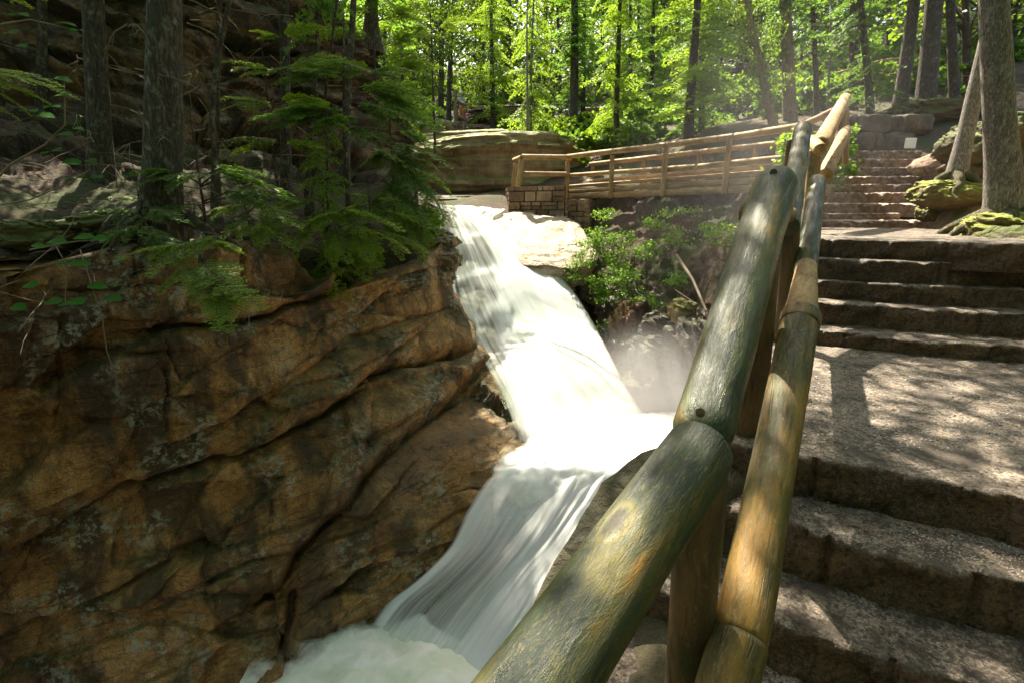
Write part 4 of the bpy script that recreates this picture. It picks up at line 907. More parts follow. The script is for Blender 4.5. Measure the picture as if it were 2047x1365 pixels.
# ------------------------------------------------------------------ people (far away)
def skinned(name, joints, edges, radii, mat, root, sub=1):
    me = bpy.data.meshes.new(name); me.from_pydata([tuple(j) for j in joints], edges, []); me.materials.append(mat)
    o = bpy.data.objects.new(name, me); link(o); o.parent = root
    s = o.modifiers.new('skin', 'SKIN'); s.use_smooth_shade = True
    for v, r in zip(me.skin_vertices[0].data, radii): v.radius = (r, r)
    me.skin_vertices[0].data[0].use_root = True
    u = o.modifiers.new('sub', 'SUBSURF'); u.levels = sub; u.render_levels = sub
    return o
def person(px, py, d, h, label, top, bottom, hat=None, lean=0, yaw=0):
    r = empty('person', P(px, py, d), label, 'person'); r.rotation_euler = (0, 0, yaw); k = h/1.75
    J = [(0, 0, .95), (0, 0, 1.15), (0, -lean*.4, 1.38), (0, -lean*.6, 1.5), (0, -lean*.75, 1.6), (0, -lean*.8, 1.72),
         (-.19, -lean*.4, 1.40), (-.24, -.05-lean*.5, 1.12), (-.2, -.28-lean*.5, 1.0), (.19, -lean*.4, 1.40), (.24, -.05-lean*.5, 1.12), (.2, -.28-lean*.5, 1.0),
         (-.1, 0, .88), (-.11, -.02, .48), (-.11, .02, .08), (-.11, -.14, .04), (.1, 0, .88), (.12, -.04, .48), (.12, .02, .08), (.12, -.14, .04)]
    J = [Vector(j)*k for j in J]; E = [(0, 1), (1, 2), (2, 3), (3, 4), (4, 5), (2, 6), (6, 7), (7, 8), (2, 9), (9, 10), (10, 11), (0, 12), (12, 13), (13, 14), (14, 15), (0, 16), (16, 17), (17, 18), (18, 19)]
    rad = [.13, .12, .13, .055, .095, .085, .055, .042, .032, .055, .042, .032, .085, .058, .04, .035, .085, .058, .04, .035]
    skinned('body', J, E, [x*k for x in rad], MT['skin'], r, 2)
    skinned('shirt', [Vector(j)*k for j in [(0, 0, .93), (0, 0, 1.15), (0, -lean*.4, 1.38), (0, -lean*.55, 1.46), (-.2, -lean*.4, 1.39), (-.235, -.03-lean*.5, 1.2), (.2, -lean*.4, 1.39), (.235, -.03-lean*.5, 1.2)]], [(0, 1), (1, 2), (2, 3), (2, 4), (4, 5), (2, 6), (6, 7)], [x*k for x in (.155, .145, .15, .075, .075, .062, .075, .062)], top, r)
    skinned('trousers', [Vector(j)*k for j in [(0, 0, .98), (0, 0, .9), (-.1, 0, .84), (-.11, -.02, .48), (-.11, .02, .2), (.1, 0, .84), (.12, -.04, .48), (.12, .02, .2)]], [(0, 1), (1, 2), (2, 3), (3, 4), (1, 5), (5, 6), (6, 7)], [x*k for x in (.15, .14, .1, .075, .06, .1, .075, .06)], bottom, r)
    skinned('hair', [Vector(j)*k for j in [(0, .03-lean*.8, 1.76), (0, .05-lean*.8, 1.66)]], [(0, 1)], [.085*k, .07*k], MT['hair'], r)
    if hat:
        hb = Bag(); seg = 20
        prof = [(.17, 1.735), (.17, 1.75), (.1, 1.76), (.095, 1.84), (.06, 1.88), (.001, 1.885)]
        V = [(a*math.cos(2*math.pi*i/seg)*k, (a*math.sin(2*math.pi*i/seg)-lean*.8)*k, z_*k) for a, z_ in prof for i in range(seg)]
        mesh('hat', V, [(j*seg+i, j*seg+(i+1) % seg, (j+1)*seg+(i+1) % seg, (j+1)*seg+i) for j in range(len(prof)-1) for i in range(seg)], hat, r)
person(923, 243, 36.4, 1.72, 'adult in a white hat and pale blue top leaning on the far platform rail', MT['blue'], MT['orange'], MT['white'], .15, .3)
person(929.5, 241, 35.9, 1.12, 'child in a red top and pink trousers at the far platform rail', MT['red'], MT['pink'], None, .05, -.2)

# ------------------------------------------------------------------ foliage
def frond(lod, seed=0, w=.42):
    """flat drooping hemlock branch of length 1 along +X : (leaf verts, leaf quads, twig verts, twig quads)"""
    r = random.Random(seed); LV = []; 
    TV, TF = [], []
    nt = 15 if lod == 0 else 12; ax = lambda x: np.array([x, .05*math.sin(x*5+seed), .06*math.sin(x*2.5)-.22*x*x])
    def seg(p, q, r0, r1):
        b = len(TV); d = q-p; n = np.array([-d[1], d[0], 0]); n = n/(np.linalg.norm(n)+1e-9)
        for (c, rr_) in ((p, r0), (q, r1)): TV.extend([c+n*rr_, c+np.array([0, 0, rr_*1.2]), c-n*rr_])
        TF.extend([(b, b+1, b+4, b+3), (b+1, b+2, b+5, b+4), (b+2, b, b+3, b+5)])
    for i in range(6): seg(ax(i/6), ax((i+1)/6), .011*(1-i/6.5), .011*(1-(i+1)/6.5))
    def leaf(c, d, l, wd, tl=0):
        n = np.array([-d[1], d[0], tl]); n /= np.linalg.norm(n)+1e-9
        LV.extend([c, c+d*l*.5+n*wd, c+d*l, c+d*l*.5-n*wd])
    for i in range(nt):
        x = .1+.88*(i+.5*r.random())/nt
        for sd in (-1, 1):
            tl = w*(1-x)**.75*r.uniform(.7, 1.15)*(.55+.45*min(1, x*3.5)); a = R(r.uniform(42, 62))*sd
            d = np.array([math.cos(a), math.sin(a), r.uniform(-.25, .0)]); p = ax(x)
            if lod == 0:
                seg(p, p+d*tl, .004, .002); k = max(3, int(tl/.026))
                for j in range(k):
                    f = (j+.6)/k; c = p+d*tl*f+np.array([0, 0, -.25*(tl*f)**2])
                    for s2 in (-1, 1):
                        b = a+s2*R(r.uniform(48, 68)); leaf(c, np.array([math.cos(b), math.sin(b), r.uniform(-.35, .25)]), (.062)*(1-f*.45)*r.uniform(.8, 1.2), .0125, r.uniform(-.5, .5))
                leaf(p+d*tl*.96, d, .04, .008)
            elif lod == 1:
                k = max(2, int(tl/.07))
                for j in range(k):
                    f = (j+.5)/k; c = p+d*tl*f+np.array([0, 0, -.25*(tl*f)**2])
                    for s2 in (-1, 1):
                        b = a+s2*R(r.uniform(30, 55)); leaf(c, np.array([math.cos(b), math.sin(b), r.uniform(-.4, .3)]), .10*(1-f*.4), .02, r.uniform(-.6, .6))
                leaf(p+d*tl*.8, d, .07, .016)
            else:
                for j in range(2):
                    c = p+d*tl*(j*.45); b = a+R(r.uniform(-25, 25)); leaf(c, np.array([math.cos(b), math.sin(b), r.uniform(-.4, .3)]), tl*.62, .034, r.uniform(-.7, .7))
    LV = np.array(LV); LF = np.arange(len(LV)).reshape(-1, 4)
    return LV, LF, np.array(TV), np.array(TF)
FR = {(l, k): frond(l, k*7+1) for l in (0, 1, 2) for k in range(4)}
def place_frond(B, lod, k, pos, az, pitch, roll, L):
    LV, LF, TV, TF = FR[(lod, k % 4)]
    Mx = (Matrix.Rotation(az, 3, 'Z') @ Matrix.Rotation(-pitch, 3, 'Y') @ Matrix.Rotation(roll, 3, 'X'))
    A = np.array(Mx)*L; p = np.array(pos[:]); B.add(LV@A.T+p, LF, 0); B.add(TV@A.T+p, TF, 1)
def conifer_crown(seed, h0, h1, rmax, nf, lod, azr=None, toprag=.5, fl=None):
    r = random.Random(seed); B = Bag()
    for i in range(nf):
        f = (i+r.random())/nf; h = h0+(h1-h0)*f
        L = rmax*((1-f)**.7*.5+toprag)*r.uniform(.55, 1.15); az = r.uniform(*(azr or (0, 2*math.pi)))
        place_frond(B, lod, r.randrange(4), (0, 0, h), az, R(r.uniform(-22, 14)), R(r.uniform(-22, 22)), L)
    return B
def meshdata(B, name, mats):
    V, F, M_ = B.get(); o = mesh(name, V, F, mats, None, False, M_); me = o.data; bpy.data.objects.remove(o); return me
def leafcloud(seed, cl, nleaf, ls, spread=.45, flat=.5):
    """clusters of leaf quads round given centres"""
    g = np.random.default_rng(seed); C = np.repeat(np.array(cl), nleaf, 0); n = len(C)
    off = g.normal(size=(n, 3))*np.array([spread, spread, spread*.45]); c = C+off
    d = g.normal(size=(n, 3)); d[:, 2] *= flat; d /= np.linalg.norm(d, axis=1, keepdims=True)
    e = g.normal(size=(n, 3)); e[:, 2] *= flat; e -= d*(d*e).sum(1, keepdims=True); e /= np.linalg.norm(e, axis=1, keepdims=True)
    l = ls*g.uniform(.6, 1.3, (n, 1)); q = np.stack([c, c+d*l*.45+e*l*.33, c+d*l, c+d*l*.45-e*l*.33], 1)
    return q.reshape(-1, 3), np.arange(n*4).reshape(-1, 4)
def decid_crown(seed, h0, h1, rad, ncl, nleaf, ls):
    r = random.Random(seed); B = Bag(); cl = []
    for i in range(ncl):
        f = r.random()**.8; h = h0+(h1-h0)*f; rr_ = rad*math.sin(math.pi*(.15+.8*f))**.6*math.sqrt(r.random()); a = r.uniform(0, 6.283)
        c = Vector((rr_*math.cos(a), rr_*math.sin(a), h)); cl.append(c[:])
        b = Vector((0, 0, max(h0*.7, h-rr_*.8))); m_ = (b+c)/2+Vector((r.uniform(-.1, .1), r.uniform(-.1, .1), .12*rr_))
        Vt, Ft = tube([b, m_, c], [.0045, .003, .001], 4); B.add(Vt, Ft, 1)
    Vl, Fl = leafcloud(seed, cl, nleaf, ls, rad*.17); B.add(Vl, Fl, 0); return B
HC = [meshdata(conifer_crown(s, .12, 1.0, .26, 84, 1), 'hemlock_crown', [MT['hem'], MT['twig']]) for s in (1, 2, 3)]          # unit height
HCL = [meshdata(conifer_crown(s, .16, 1.0, .32, 80, 1), 'young_hemlock_crown', [MT['heml'], MT['twig']]) for s in (11, 12, 13)]
HH = [meshdata(conifer_crown(s, .42, 1.0, .24, 80, 2), 'high_hemlock_crown', [MT['hem'], MT['twig']]) for s in (5, 6)]
DC = [meshdata(decid_crown(s, .18, 1.0, .30, 46, 90, .020), 'broadleaf_crown', [MT['dec'], MT['twig']]) for s in (4, 5, 6)]
DH = [meshdata(decid_crown(s, .5, 1.0, .30, 40, 90, .022), 'high_broadleaf_crown', [MT['dec'], MT['twig']]) for s in (14, 15)]
def dead_twigs(B, base, n, h0, h1, L, seed, m=0):
    r = random.Random(seed)
    for i in range(n):
        a = r.uniform(0, 6.28); h = r.uniform(h0, h1); l = L*r.uniform(.4, 1.2); p = Vector((base[0], base[1], h)); pts = [p]; dr = Vector((math.cos(a), math.sin(a), r.uniform(-.35, .3)))
        for k in range(5): dr = (dr+Vector((r.uniform(-.3, .3), r.uniform(-.3, .3), r.uniform(-.25, .12)))).normalized(); pts.append(pts[-1]+dr*l/5)
        rd = .010*r.uniform(.6, 1.2); Vt, Ft = tube(pts, [rd*(1-k/6.5) for k in range(6)], 4); B.add(Vt, Ft, m)
        for q in range(3):
            k = r.randrange(1, 5); d2 = (dr+Vector((r.uniform(-1, 1), r.uniform(-1, 1), r.uniform(-.6, .4)))).normalized(); Vt, Ft = tube([pts[k], pts[k]+d2*l*.15, pts[k]+d2*l*.3+Vector((0, 0, -.03))], [rd*.5, rd*.35, rd*.15], 3); B.add(Vt, Ft, m)
def tree(name, bx, by, d, wpx, tx, ty, H, mat, crown, label, cat='tree', cs=None, Hc=None, upr=False, twigs=0, tl=1.0, dtop=0, flare=1.35, group=None, rot=0, seg=14, co=0, base=None, rf=.45, wob=.03):
    p0 = P(bx, by, d) if base is None else base; p1 = P(tx, ty, d+dtop); ax = Vector((0, 0, 1)) if upr else (p1-p0).normalized()
    root = empty(name, p0, label, cat, group); r0 = wpx*d/FPX/2*CP
    n = 16; sd = int(bx*7+by) % 97; pts = []; rad = []
    for i in range(n+1):
        f = i/n; f2 = f**1.3; q = ax*H*f2; q = q+Vector((wob*H*.12*math.sin(f2*5+sd), wob*H*.12*math.cos(f2*4+sd*2), 0))*min(1, f2*4)
        pts.append(q); rad.append(r0*((1-f2)*(1-rf*.0)+.02)*(1+(flare-1)*math.exp(-f2*H/.22)) if True else 0)
    pts[0] = pts[0]-Vector((0, 0, .25))
    rad = [r0*(1-.9*(i/n)**1.3*min(1, H/10+.3))*(1+(flare-1)*math.exp(-((i/n)**1.3)*H/.25)) for i in range(n+1)]
    Vt, Ft = tube(pts, rad, seg, .10 if seg > 10 else 0, sd); mesh('trunk', Vt, Ft, mat, root)
    if crown is not None:
        c = bpy.data.objects.new('crown', crown); link(c); c.parent = root; c.rotation_mode = 'QUATERNION'
        q = Vector((0, 0, 1)).rotation_difference(ax) @ Quaternion((0, 0, 1), rot or sd); c.rotation_quaternion = q; s = cs or 1
        hc = Hc or H; c.scale = (hc*s, hc*s, hc)
    if twigs:
        B = Bag(); dead_twigs(B, (0, 0), twigs, .3, min(H*.5, 3.6), tl, sd); o = B.obj('dead_twigs', [MT['twig_l']], root, True); o['kind'] = 'stuff'
    return root

NEARC = [meshdata(conifer_crown(s_, .10, 1.0, .30, 190, 2, toprag=.6), 'shade_hemlock_crown', [MT['hem'], MT['twig']]) for s_ in (21, 22)]  # crowns of the unseen shade trees
BK, BF, BG, BY = MT['bark'], MT['bark_f'], MT['bark_g'], MT['bark_y']
# trees on the left, above the cliff
THICK = tree('hemlock_tree', 322, 448, 5.75, 70, 330, 0, 9, BK, HH[0], 'thick dark hemlock trunk nearest above the left cliff', twigs=12, tl=.9, seg=40, flare=1.25, cs=.6)
tree('hemlock_tree', 203, 372, 7.6, 42, 186, 0, 10, BK, HH[1], 'medium rough trunk just left of the thickest one', twigs=12, tl=1.0, seg=28)
tree('hemlock_tree', 82, 228, 9.4, 17, 84, 0, 8, BK, HH[0], 'thin straight trunk near the left edge, standing on the slope', twigs=6, cs=.7)
tree('hemlock_tree', 428, 430, 7.4, 13, 432, 0, 8, BK, HH[0], 'slim lichen-spotted trunk just right of the thickest one', twigs=10, cs=.4)
tree('hemlock_tree', 438, 455, 6.9, 12, 480, 20, 6, BK, None, 'bent twin stem curving right between the slim trunks', twigs=10, wob=.25)
tree('hemlock_tree', 572, 420, 9.5, 22, 569, 0, 11, BK, HH[1], 'dark straight trunk in front of the ochre rock face', twigs=8, cs=.4)
tree('hemlock_tree', 612, 410, 9.2, 10, 634, 40, 7, BK, HH[1], 'thin leaning stem right of the dark straight trunk', twigs=6, cs=.35)
tree('hemlock_tree', 622, 420, 9.0, 7, 668, 60, 6, BK, None, 'very thin light-edged stem crossing beside the thin leaning stem', twigs=8)
tree('hemlock_tree', 690, 360, 11.2, 16, 702, 60, 9, BK, HH[0], 'trunk before the right end of the ochre rock face', twigs=6, cs=.4)
RIMTREE = tree('hemlock_tree', 742, 92, 17.5, 26, 744, 0, 9, BK, HC[0], 'thick trunk rooted on top of the ochre rock face', flare=2.2)
tree('hemlock_tree', 650, 20, 15, 13, 655, -80, 8, BK, HCL[1], 'slender tree on the upper rim left of the rooted trunk')
tree('hemlock_tree', 655, 625, 7.7, 7, 655, 470, 3.0, BK, HCL[0], 'small hemlock sapling growing from the cliff crack', cs=.6)
# saplings with the big bright sprays in the middle left
def sapling(px, py, d, H, fr, label, lod=0, mat=None, seed=0, stem=.03, lean=(0, 0)):
    root = empty('hemlock_sapling', P(px, py, d), label, 'tree'); n = 10
    pts = [Vector((lean[0]*(i/n)**2, lean[1]*(i/n)**2, H*i/n-.15)) for i in range(n+1)]; Vt, Ft = tube(pts, [stem*(1-.8*i/n) for i in range(n+1)], 8); mesh('trunk', Vt, Ft, BK, root)
    B = Bag(); r = random.Random(seed)
    for (tx, ty, td, sx, sy, k) in fr:     # frond tip px, start px : from the stem towards the tip
        a = P(sx, sy, td[0])-root.location; b = P(tx, ty, td[1])-root.location; v = b-a; L = v.length; az = math.atan2(v.y, v.x); pit = math.atan2(v.z, math.hypot(v.x, v.y))
        Vt, Ft = tube([Vector((lean[0]*.3, lean[1]*.3, max(0.2, a.z-.1)))*1, a+v*.02], [.012, .009], 4); B.add(Vt, Ft, 1)
        place_frond(B, lod, k, a, az, pit+.12, R(r.uniform(-14, 14)), L*1.05)
        for q in range(3):
            az2 = az+r.choice((-1, 1))*R(r.uniform(25, 50)); place_frond(B, lod, k+q+1, a+v*r.uniform(.1, .45), az2, pit+R(r.uniform(-12, 8)), R(r.uniform(-15, 15)), L*r.uniform(.45, .7))
    B.obj('crown', [mat or MT['hem'], MT['twig']], root)
    return root
sapling(700, 470, 8.3, 3.4, [(545,135,(8.2,7.6),690,160,0),(600,120,(8.4,7.9),760,150,1),(880,215,(8.6,8.8),700,175,2),(830,140,(8.8,9.0),720,150,3),(560,215,(8,7.2),690,230,1),(865,250,(8.6,8.6),740,215,0),(620,250,(8.1,7.4),720,240,2),(830,245,(8.4,8.2),700,205,2),(500,235,(8.0,7.0),640,245,3),(790,290,(8.3,7.9),690,250,1)], 'leafy hemlock sapling spreading flat sprays before the ochre rock face', 0, MT['hem'], 1, .05, (.1, .2))
sapling(790, 440, 9.6, 2.6, [(860,395,(9.5,8.8),770,300,0),(900,330,(9.6,9.2),780,285,1),(850,450,(9.3,8.7),760,360,2),(700,420,(9.4,8.8),780,380,3),(880,300,(9.8,9.6),790,260,0),(840,350,(9.5,8.9),740,300,2),(720,330,(9.4,9.0),790,300,1),(820,480,(9.0,8.4),750,410,3)], 'drooping hemlock sapling overhanging the lip of the waterfall', 0, MT['hem'], 2, .03)
sapling(660, 560, 7.9, 1.8, [(480,470,(7.4,6.8),620,440,0),(560,500,(7.4,6.9),650,440,1),(520,420,(7.6,7.2),640,400,2),(800,455,(7.8,7.4),670,420,3),(820,500,(7.8,7.5),690,450,0),(700,520,(7.6,7.1),660,450,1),(600,455,(7.5,7.0),690,420,2),(760,540,(7.9,7.6),700,480,2)], 'low bright hemlock sapling at the cliff edge in the centre left', 0, MT['heml'], 3, .02)
sapling(415, 470, 6.0, 1.6, [(270,370,(5.8,5.3),430,350,0),(255,440,(5.7,5.2),400,410,1),(570,385,(5.9,5.6),440,355,2),(530,350,(6,5.8),430,340,3),(250,350,(5.7,5.4),360,345,2),(545,420,(5.9,5.6),450,385,0),(590,400,(6.0,5.9),470,390,1)], 'dark green hemlock sapling right of the thickest trunk base', 0, MT['hem'], 4, .02)
sapling(400, 500, 5.3, .7, [(240,515,(5,4.5),390,490,0),(300,545,(5,4.4),420,480,1),(470,590,(4.9,4.3),400,520,2),(510,612,(4.8,4.3),420,560,3),(320,585,(4.8,4.4),400,530,0),(360,500,(5,4.7),440,470,1),(480,500,(5.1,4.9),400,480,2)], 'hemlock sprig hanging over the upper edge of the left cliff', 0, MT['heml'], 5, .012)
sapling(560, 430, 8.8, 3.2, [(440,120,(8.5,7.9),560,150,0),(680,110,(8.8,8.6),570,140,1),(430,200,(8.4,7.6),550,210,2),(650,200,(8.8,8.5),560,210,3),(450,290,(8.3,7.5),550,280,0),(660,300,(8.6,8.2),565,290,1),(500,60,(8.8,8.4),565,80,2),(640,50,(8.8,8.6),565,80,3)], 'airy hemlock sapling before the dark straight trunk', 0, MT['heml'], 8, .03)
sapling(760, 300, 12.5, 4.2, [(620,60,(12.3,11.5),740,80,0),(880,70,(12.5,12.3),770,90,1),(650,130,(12.2,11.4),745,140,2),(880,130,(12.5,12.2),775,150,3),(860,20,(12.6,12.4),765,40,0),(680,10,(12.5,12),745,30,1),(820,200,(12.3,11.6),760,180,3)], 'tall hemlock sapling at the right end of the ochre rock face', 0, MT['heml'], 9, .045)
sapling(835, 470, 10.2, 1.9, [(900,380,(10.1,9.6),830,340,0),(760,390,(10,9.4),830,370,1),(905,450,(9.9,9.4),835,400,2),(770,470,(9.8,9.2),830,420,3),(850,520,(9.7,9.2),835,440,0),(730,430,(9.9,9.3),825,400,1),(890,420,(10,9.7),835,360,2),(800,330,(10.1,9.8),830,340,3)], 'bushy hemlock sapling right on the lip beside the waterfall', 0, MT['heml'], 14, .02)
sapling(745, 520, 8.6, 1.5, [(660,430,(8.5,8.0),740,410,0),(830,440,(8.6,8.3),750,420,1),(670,500,(8.3,7.8),742,450,2),(850,500,(8.4,8.1),750,460,3),(740,560,(8.2,7.8),745,480,0),(800,400,(8.6,8.4),748,400,1),(690,390,(8.6,8.3),742,395,2)], 'spreading hemlock seedling on the cliff top right of the crack sapling', 0, MT['heml'], 15, .016)
sapling(290, 470, 5.4, 1.0, [(170,430,(5.2,4.8),280,420,0),(370,440,(5.3,5.1),295,420,1),(200,480,(5.1,4.7),285,450,2),(350,500,(5.1,4.8),292,450,3),(220,395,(5.3,5),285,400,1)], 'small hemlock seedling at the left foot of the thickest trunk', 0, MT['hem'], 16, .01)
sapling(500, 470, 6.6, 1.2, [(400,430,(6.4,6.0),490,410,0),(600,450,(6.4,6.1),510,410,1),(440,480,(6.2,5.8),500,440,2),(580,490,(6.2,5.9),510,440,3),(470,380,(6.5,6.3),500,390,1)], 'knee-high hemlock seedling between the slim trunks and the cliff edge', 0, MT['heml'], 10, .012)
sapling(870, 300, 15.5, 4.6, [(760,110,(15.3,14.6),860,120,0),(770,200,(15.2,14.4),860,200,2),(800,60,(15.5,15),862,60,1),(960,40,(15.5,15.3),870,60,2),(820,260,(15,14.4),865,240,0)], 'slender young hemlock over the left part of the huge boulder', 0, MT['heml'], 12, .04)
# near branch at the top left
def hanging_branch(px0, py0, d0, tips, label, mat, seed):
    root = empty('hemlock_branch', P(px0, py0, d0), label, 'branch'); B = Bag(); r = random.Random(seed)
    for (tx, ty, td, sx, sy, sd_) in tips:
        a = P(sx, sy, sd_)-root.location; v = P(tx, ty, td)-root.location-a; L = v.length
        Vt, Ft = tube([Vector((0, 0, 0)), a*.5+Vector((0, 0, .02)), a], [.01, .008, .006], 5); B.add(Vt, Ft, 1)
        place_frond(B, 0, r.randrange(4), a, math.atan2(v.y, v.x), math.atan2(v.z, math.hypot(v.x, v.y))+.1, R(r.uniform(-10, 25)), L*1.05)
    B.obj('sprays', [mat, MT['twig']], root)
hanging_branch(-160, 120, 2.6, [(150,188,2.9,-60,140,2.7),(95,200,2.9,-70,150,2.7),(120,165,3.0,-60,135,2.8),(40,235,2.8,-80,190,2.7),(60,225,2.8,-60,160,2.7)], 'bright yellow-green hemlock branch reaching in at the left edge', MT['heml'], 3)
hanging_branch(-160, 0, 2.6, [(60,10,2.9,-60,-20,2.7),(90,-5,2.9,-30,-30,2.7)], 'bright hemlock twig in the top left corner', MT['heml'], 4)

# broad-leaved shrub
def shrub(name, base, leaves, stems, label, mat, size=.1, seed=0):
    root = empty(name, base, label, 'shrub'); r = random.Random(seed); B = Bag()
    for (px, py, d, w) in leaves:
        c = P(px, py, d)-root.location; l = w*d/FPX; a = r.uniform(-.6, .6)+(math.pi if r.random() < .5 else 0)
        n = 7; V = []
        dirx = Vector((math.cos(a), math.sin(a)*.6, r.uniform(-.25, .1))).normalized(); up = Vector((r.uniform(-.2, .2), -.45+r.uniform(-.2, .2), 1)).normalized(); side = up.cross(dirx).normalized(); up = dirx.cross(side)
        for i in range(n+1):
            f = i/n; ww = .46*math.sin(math.pi*min(1, f*.93+.07))**.65*(1-.25*f); droop = -.25*(f-.5)**2
            for s_ in (-1, -.5, 0, .5, 1): V.append(c+dirx*l*(f-.5)+side*l*ww*s_+up*l*(droop+.16*abs(s_)*ww*1.2))
        F = [(i*5+k, i*5+k+1, (i+1)*5+k+1, (i+1)*5+k) for i in range(n) for k in range(4)]
        B.add([v[:] for v in V], F, 0)
    B.obj('leaves', [mat], root, True); S = Bag()
    for pts, rd in stems:
        q = [P(*p)-root.location for p in pts]; Vt, Ft = tube(q, [rd*(1-.6*i/len(q)) for i in range(len(q))], 5); S.add(Vt, Ft)
    S.obj('stem', [MT['twig_l']], root, True); return root
shrub('broadleaf_shrub', P(-60, 420, 3.6), [(40,30,3.2,34),(20,65,3.2,30),(130,48,3.3,30),(153,62,3.3,30),(40,92,3.3,22),(60,222,3.3,34),(88,232,3.3,36),(128,160,3.4,28),(126,192,3.4,30),(102,214,3.4,30),(128,270,3.4,34),(105,303,3.3,42),(140,325,3.3,34),(152,357,3.3,38),(185,357,3.3,36),(182,322,3.4,24),(158,258,3.4,18)],
      [([(-60,420,3.6),(20,330,3.5),(90,290,3.4),(130,250,3.4),(128,160,3.4)],.007),([(-60,420,3.6),(60,400,3.4),(130,370,3.35),(180,340,3.4)],.006),([(-60,60,3.3),(60,40,3.25),(150,60,3.3)],.006)], 'broad-leaved shrub with round dark green leaves at the upper left', MT['bro'], seed=3)
shrub('broadleaf_shrub', P(60, 500, 4.3), [(112,485,3.5,40),(165,475,3.5,34),(195,478,3.5,36),(122,528,3.5,38),(158,528,3.5,36),(60,570,3.5,32),(196,573,3.5,34),(222,598,3.5,36),(105,604,3.5,32),(128,608,3.5,26),(152,604,3.5,32),(38,615,3.5,30),(77,492,3.5,22)],
      [([(60,500,4.3),(110,490,3.6),(190,478,3.5)],.006),([(110,490,3.6),(133,530,3.5),(130,605,3.5)],.004),([(160,500,3.6),(180,560,3.5),(205,640,3.5),(213,700,3.5),(235,762,3.5)],.005),([(100,580,3.5),(70,620,3.5),(55,668,3.5)],.004),([(40,560,3.6),(0,575,3.6)],.004)], 'drooping shrub with pairs of round leaves over the left cliff', MT['bro'], seed=5)

# ferns and leafy plants on the gorge bank
def leafy(px, py, d, w, h, n, label, mat, seed, ls=.062, name='leafy_plant', cat='plant'):
    root = empty(name, P(px, py+h*.5, d), label, cat); g = np.random.default_rng(seed); c = []
    for i in range(n): c.append((g.uniform(-.5, .5)*w*d/FPX, g.uniform(-.25, .15), g.uniform(0, 1)*h*d/FPX))
    V, F = leafcloud(seed, c, 40, ls, .085, .7); B = Bag(); B.add(V, F, 0)
    for q in c[::2]: Vt, Ft = tube([(q[0]*.5, .1, -.1), (q[0]*.8, q[1]*.5, q[2]*.5), q], [.006, .005, .003], 3); B.add(Vt, Ft, 1)
    B.obj('leaves', [mat, MT['twig']], root)
for i, a in enumerate([(1180,495,12.3,50,70,22,'tall bright green plant at the right end of the pale slab'),(1222,500,12.2,80,60,30,'broad bright fern clump right of the pale slab'),(1158,545,12.4,60,40,18,'low green plants hugging the edge of the waterfall'),(1215,555,12.1,70,36,18,'green seedlings on the ledge below the fern clump'),
    (1250,545,12.0,50,34,16,'small leafy clump on the dark bank, right of the seedlings'),(1205,590,12.0,36,36,14,'drooping green tuft above the brown angular rock'),(1258,590,11.6,44,34,14,'green tuft hanging above the rust-brown wedge'),(1290,600,11,40,22,10,'bluish-green sprig above the pale rounded rock'),(1345,475,11.2,60,30,9,'sparse seedlings high on the dark bank'),(1430,470,10,60,50,12,'hazy leafy plant close to the big log rail'),
    (1215,650,11.4,26,24,8,'tiny plant between the two brown rocks'),(1205,430,13.6,30,20,7,'little plant under the bridge end'),(1360,430,12,80,24,9,'thin plants under the middle of the bridge')]):
    leafy(*a, MT['fern'], 100+i)
gg = random.Random(9)
for i in range(5):
    px = gg.uniform(1230, 1400); py = gg.uniform(415, 610); d = 13.2-(py-415)/200*2.2-(px-1200)/250*2.0
    leafy(px, py, d, gg.uniform(24, 50), gg.uniform(14, 26), gg.choice((6, 8, 11)), 'small green seedlings scattered over the shaded bank below the bridge', MT['fern'] if i % 2 else MT['hem'], 200+i, .06, 'bank_seedling', 'plant')
for o in bpy.data.objects:
    if o.name.startswith('bank_seedling'): o['group'] = 'seedlings on the shaded bank'
leafy(1655, 325, 12.2, 70, 110, 60, 'sunlit leafy bush between the near and far railings', MT['decf'], 130, .1, 'leafy_bush', 'bush')
leafy(1580, 320, 9.4, 36, 80, 24, 'bright yellow-green bush at the right end of the bridge', MT['decf'], 131, .1, 'leafy_bush', 'bush')
leafy(800, 455, 10.5, 140, 60, 60, 'ground plants covering the cliff top beside the waterfall lip', MT['fern'], 132, .08, 'leafy_bush', 'bush')
leafy(840, 435, 11.2, 80, 30, 30, 'small leafy plants at the very lip of the fall', MT['fern'], 133, .08)
leafy(885, 745, 8.9, 20, 10, 6, 'tiny green plant in the crack of the wet slab', MT['fern'], 134, .06)
leafy(900, 310, 20, 90, 18, 30, 'moss and seedlings on the face of the huge boulder', MT['decf'], 135, .1)
leafy(815, 290, 22, 60, 60, 40, 'bright bush left of the huge boulder', MT['decf'], 136, .16, 'leafy_bush', 'bush')
leafy(1060, 255, 27, 120, 40, 40, 'green understory plants right of the viewing platform', MT['dec'], 137, .2, 'leafy_bush', 'bush')

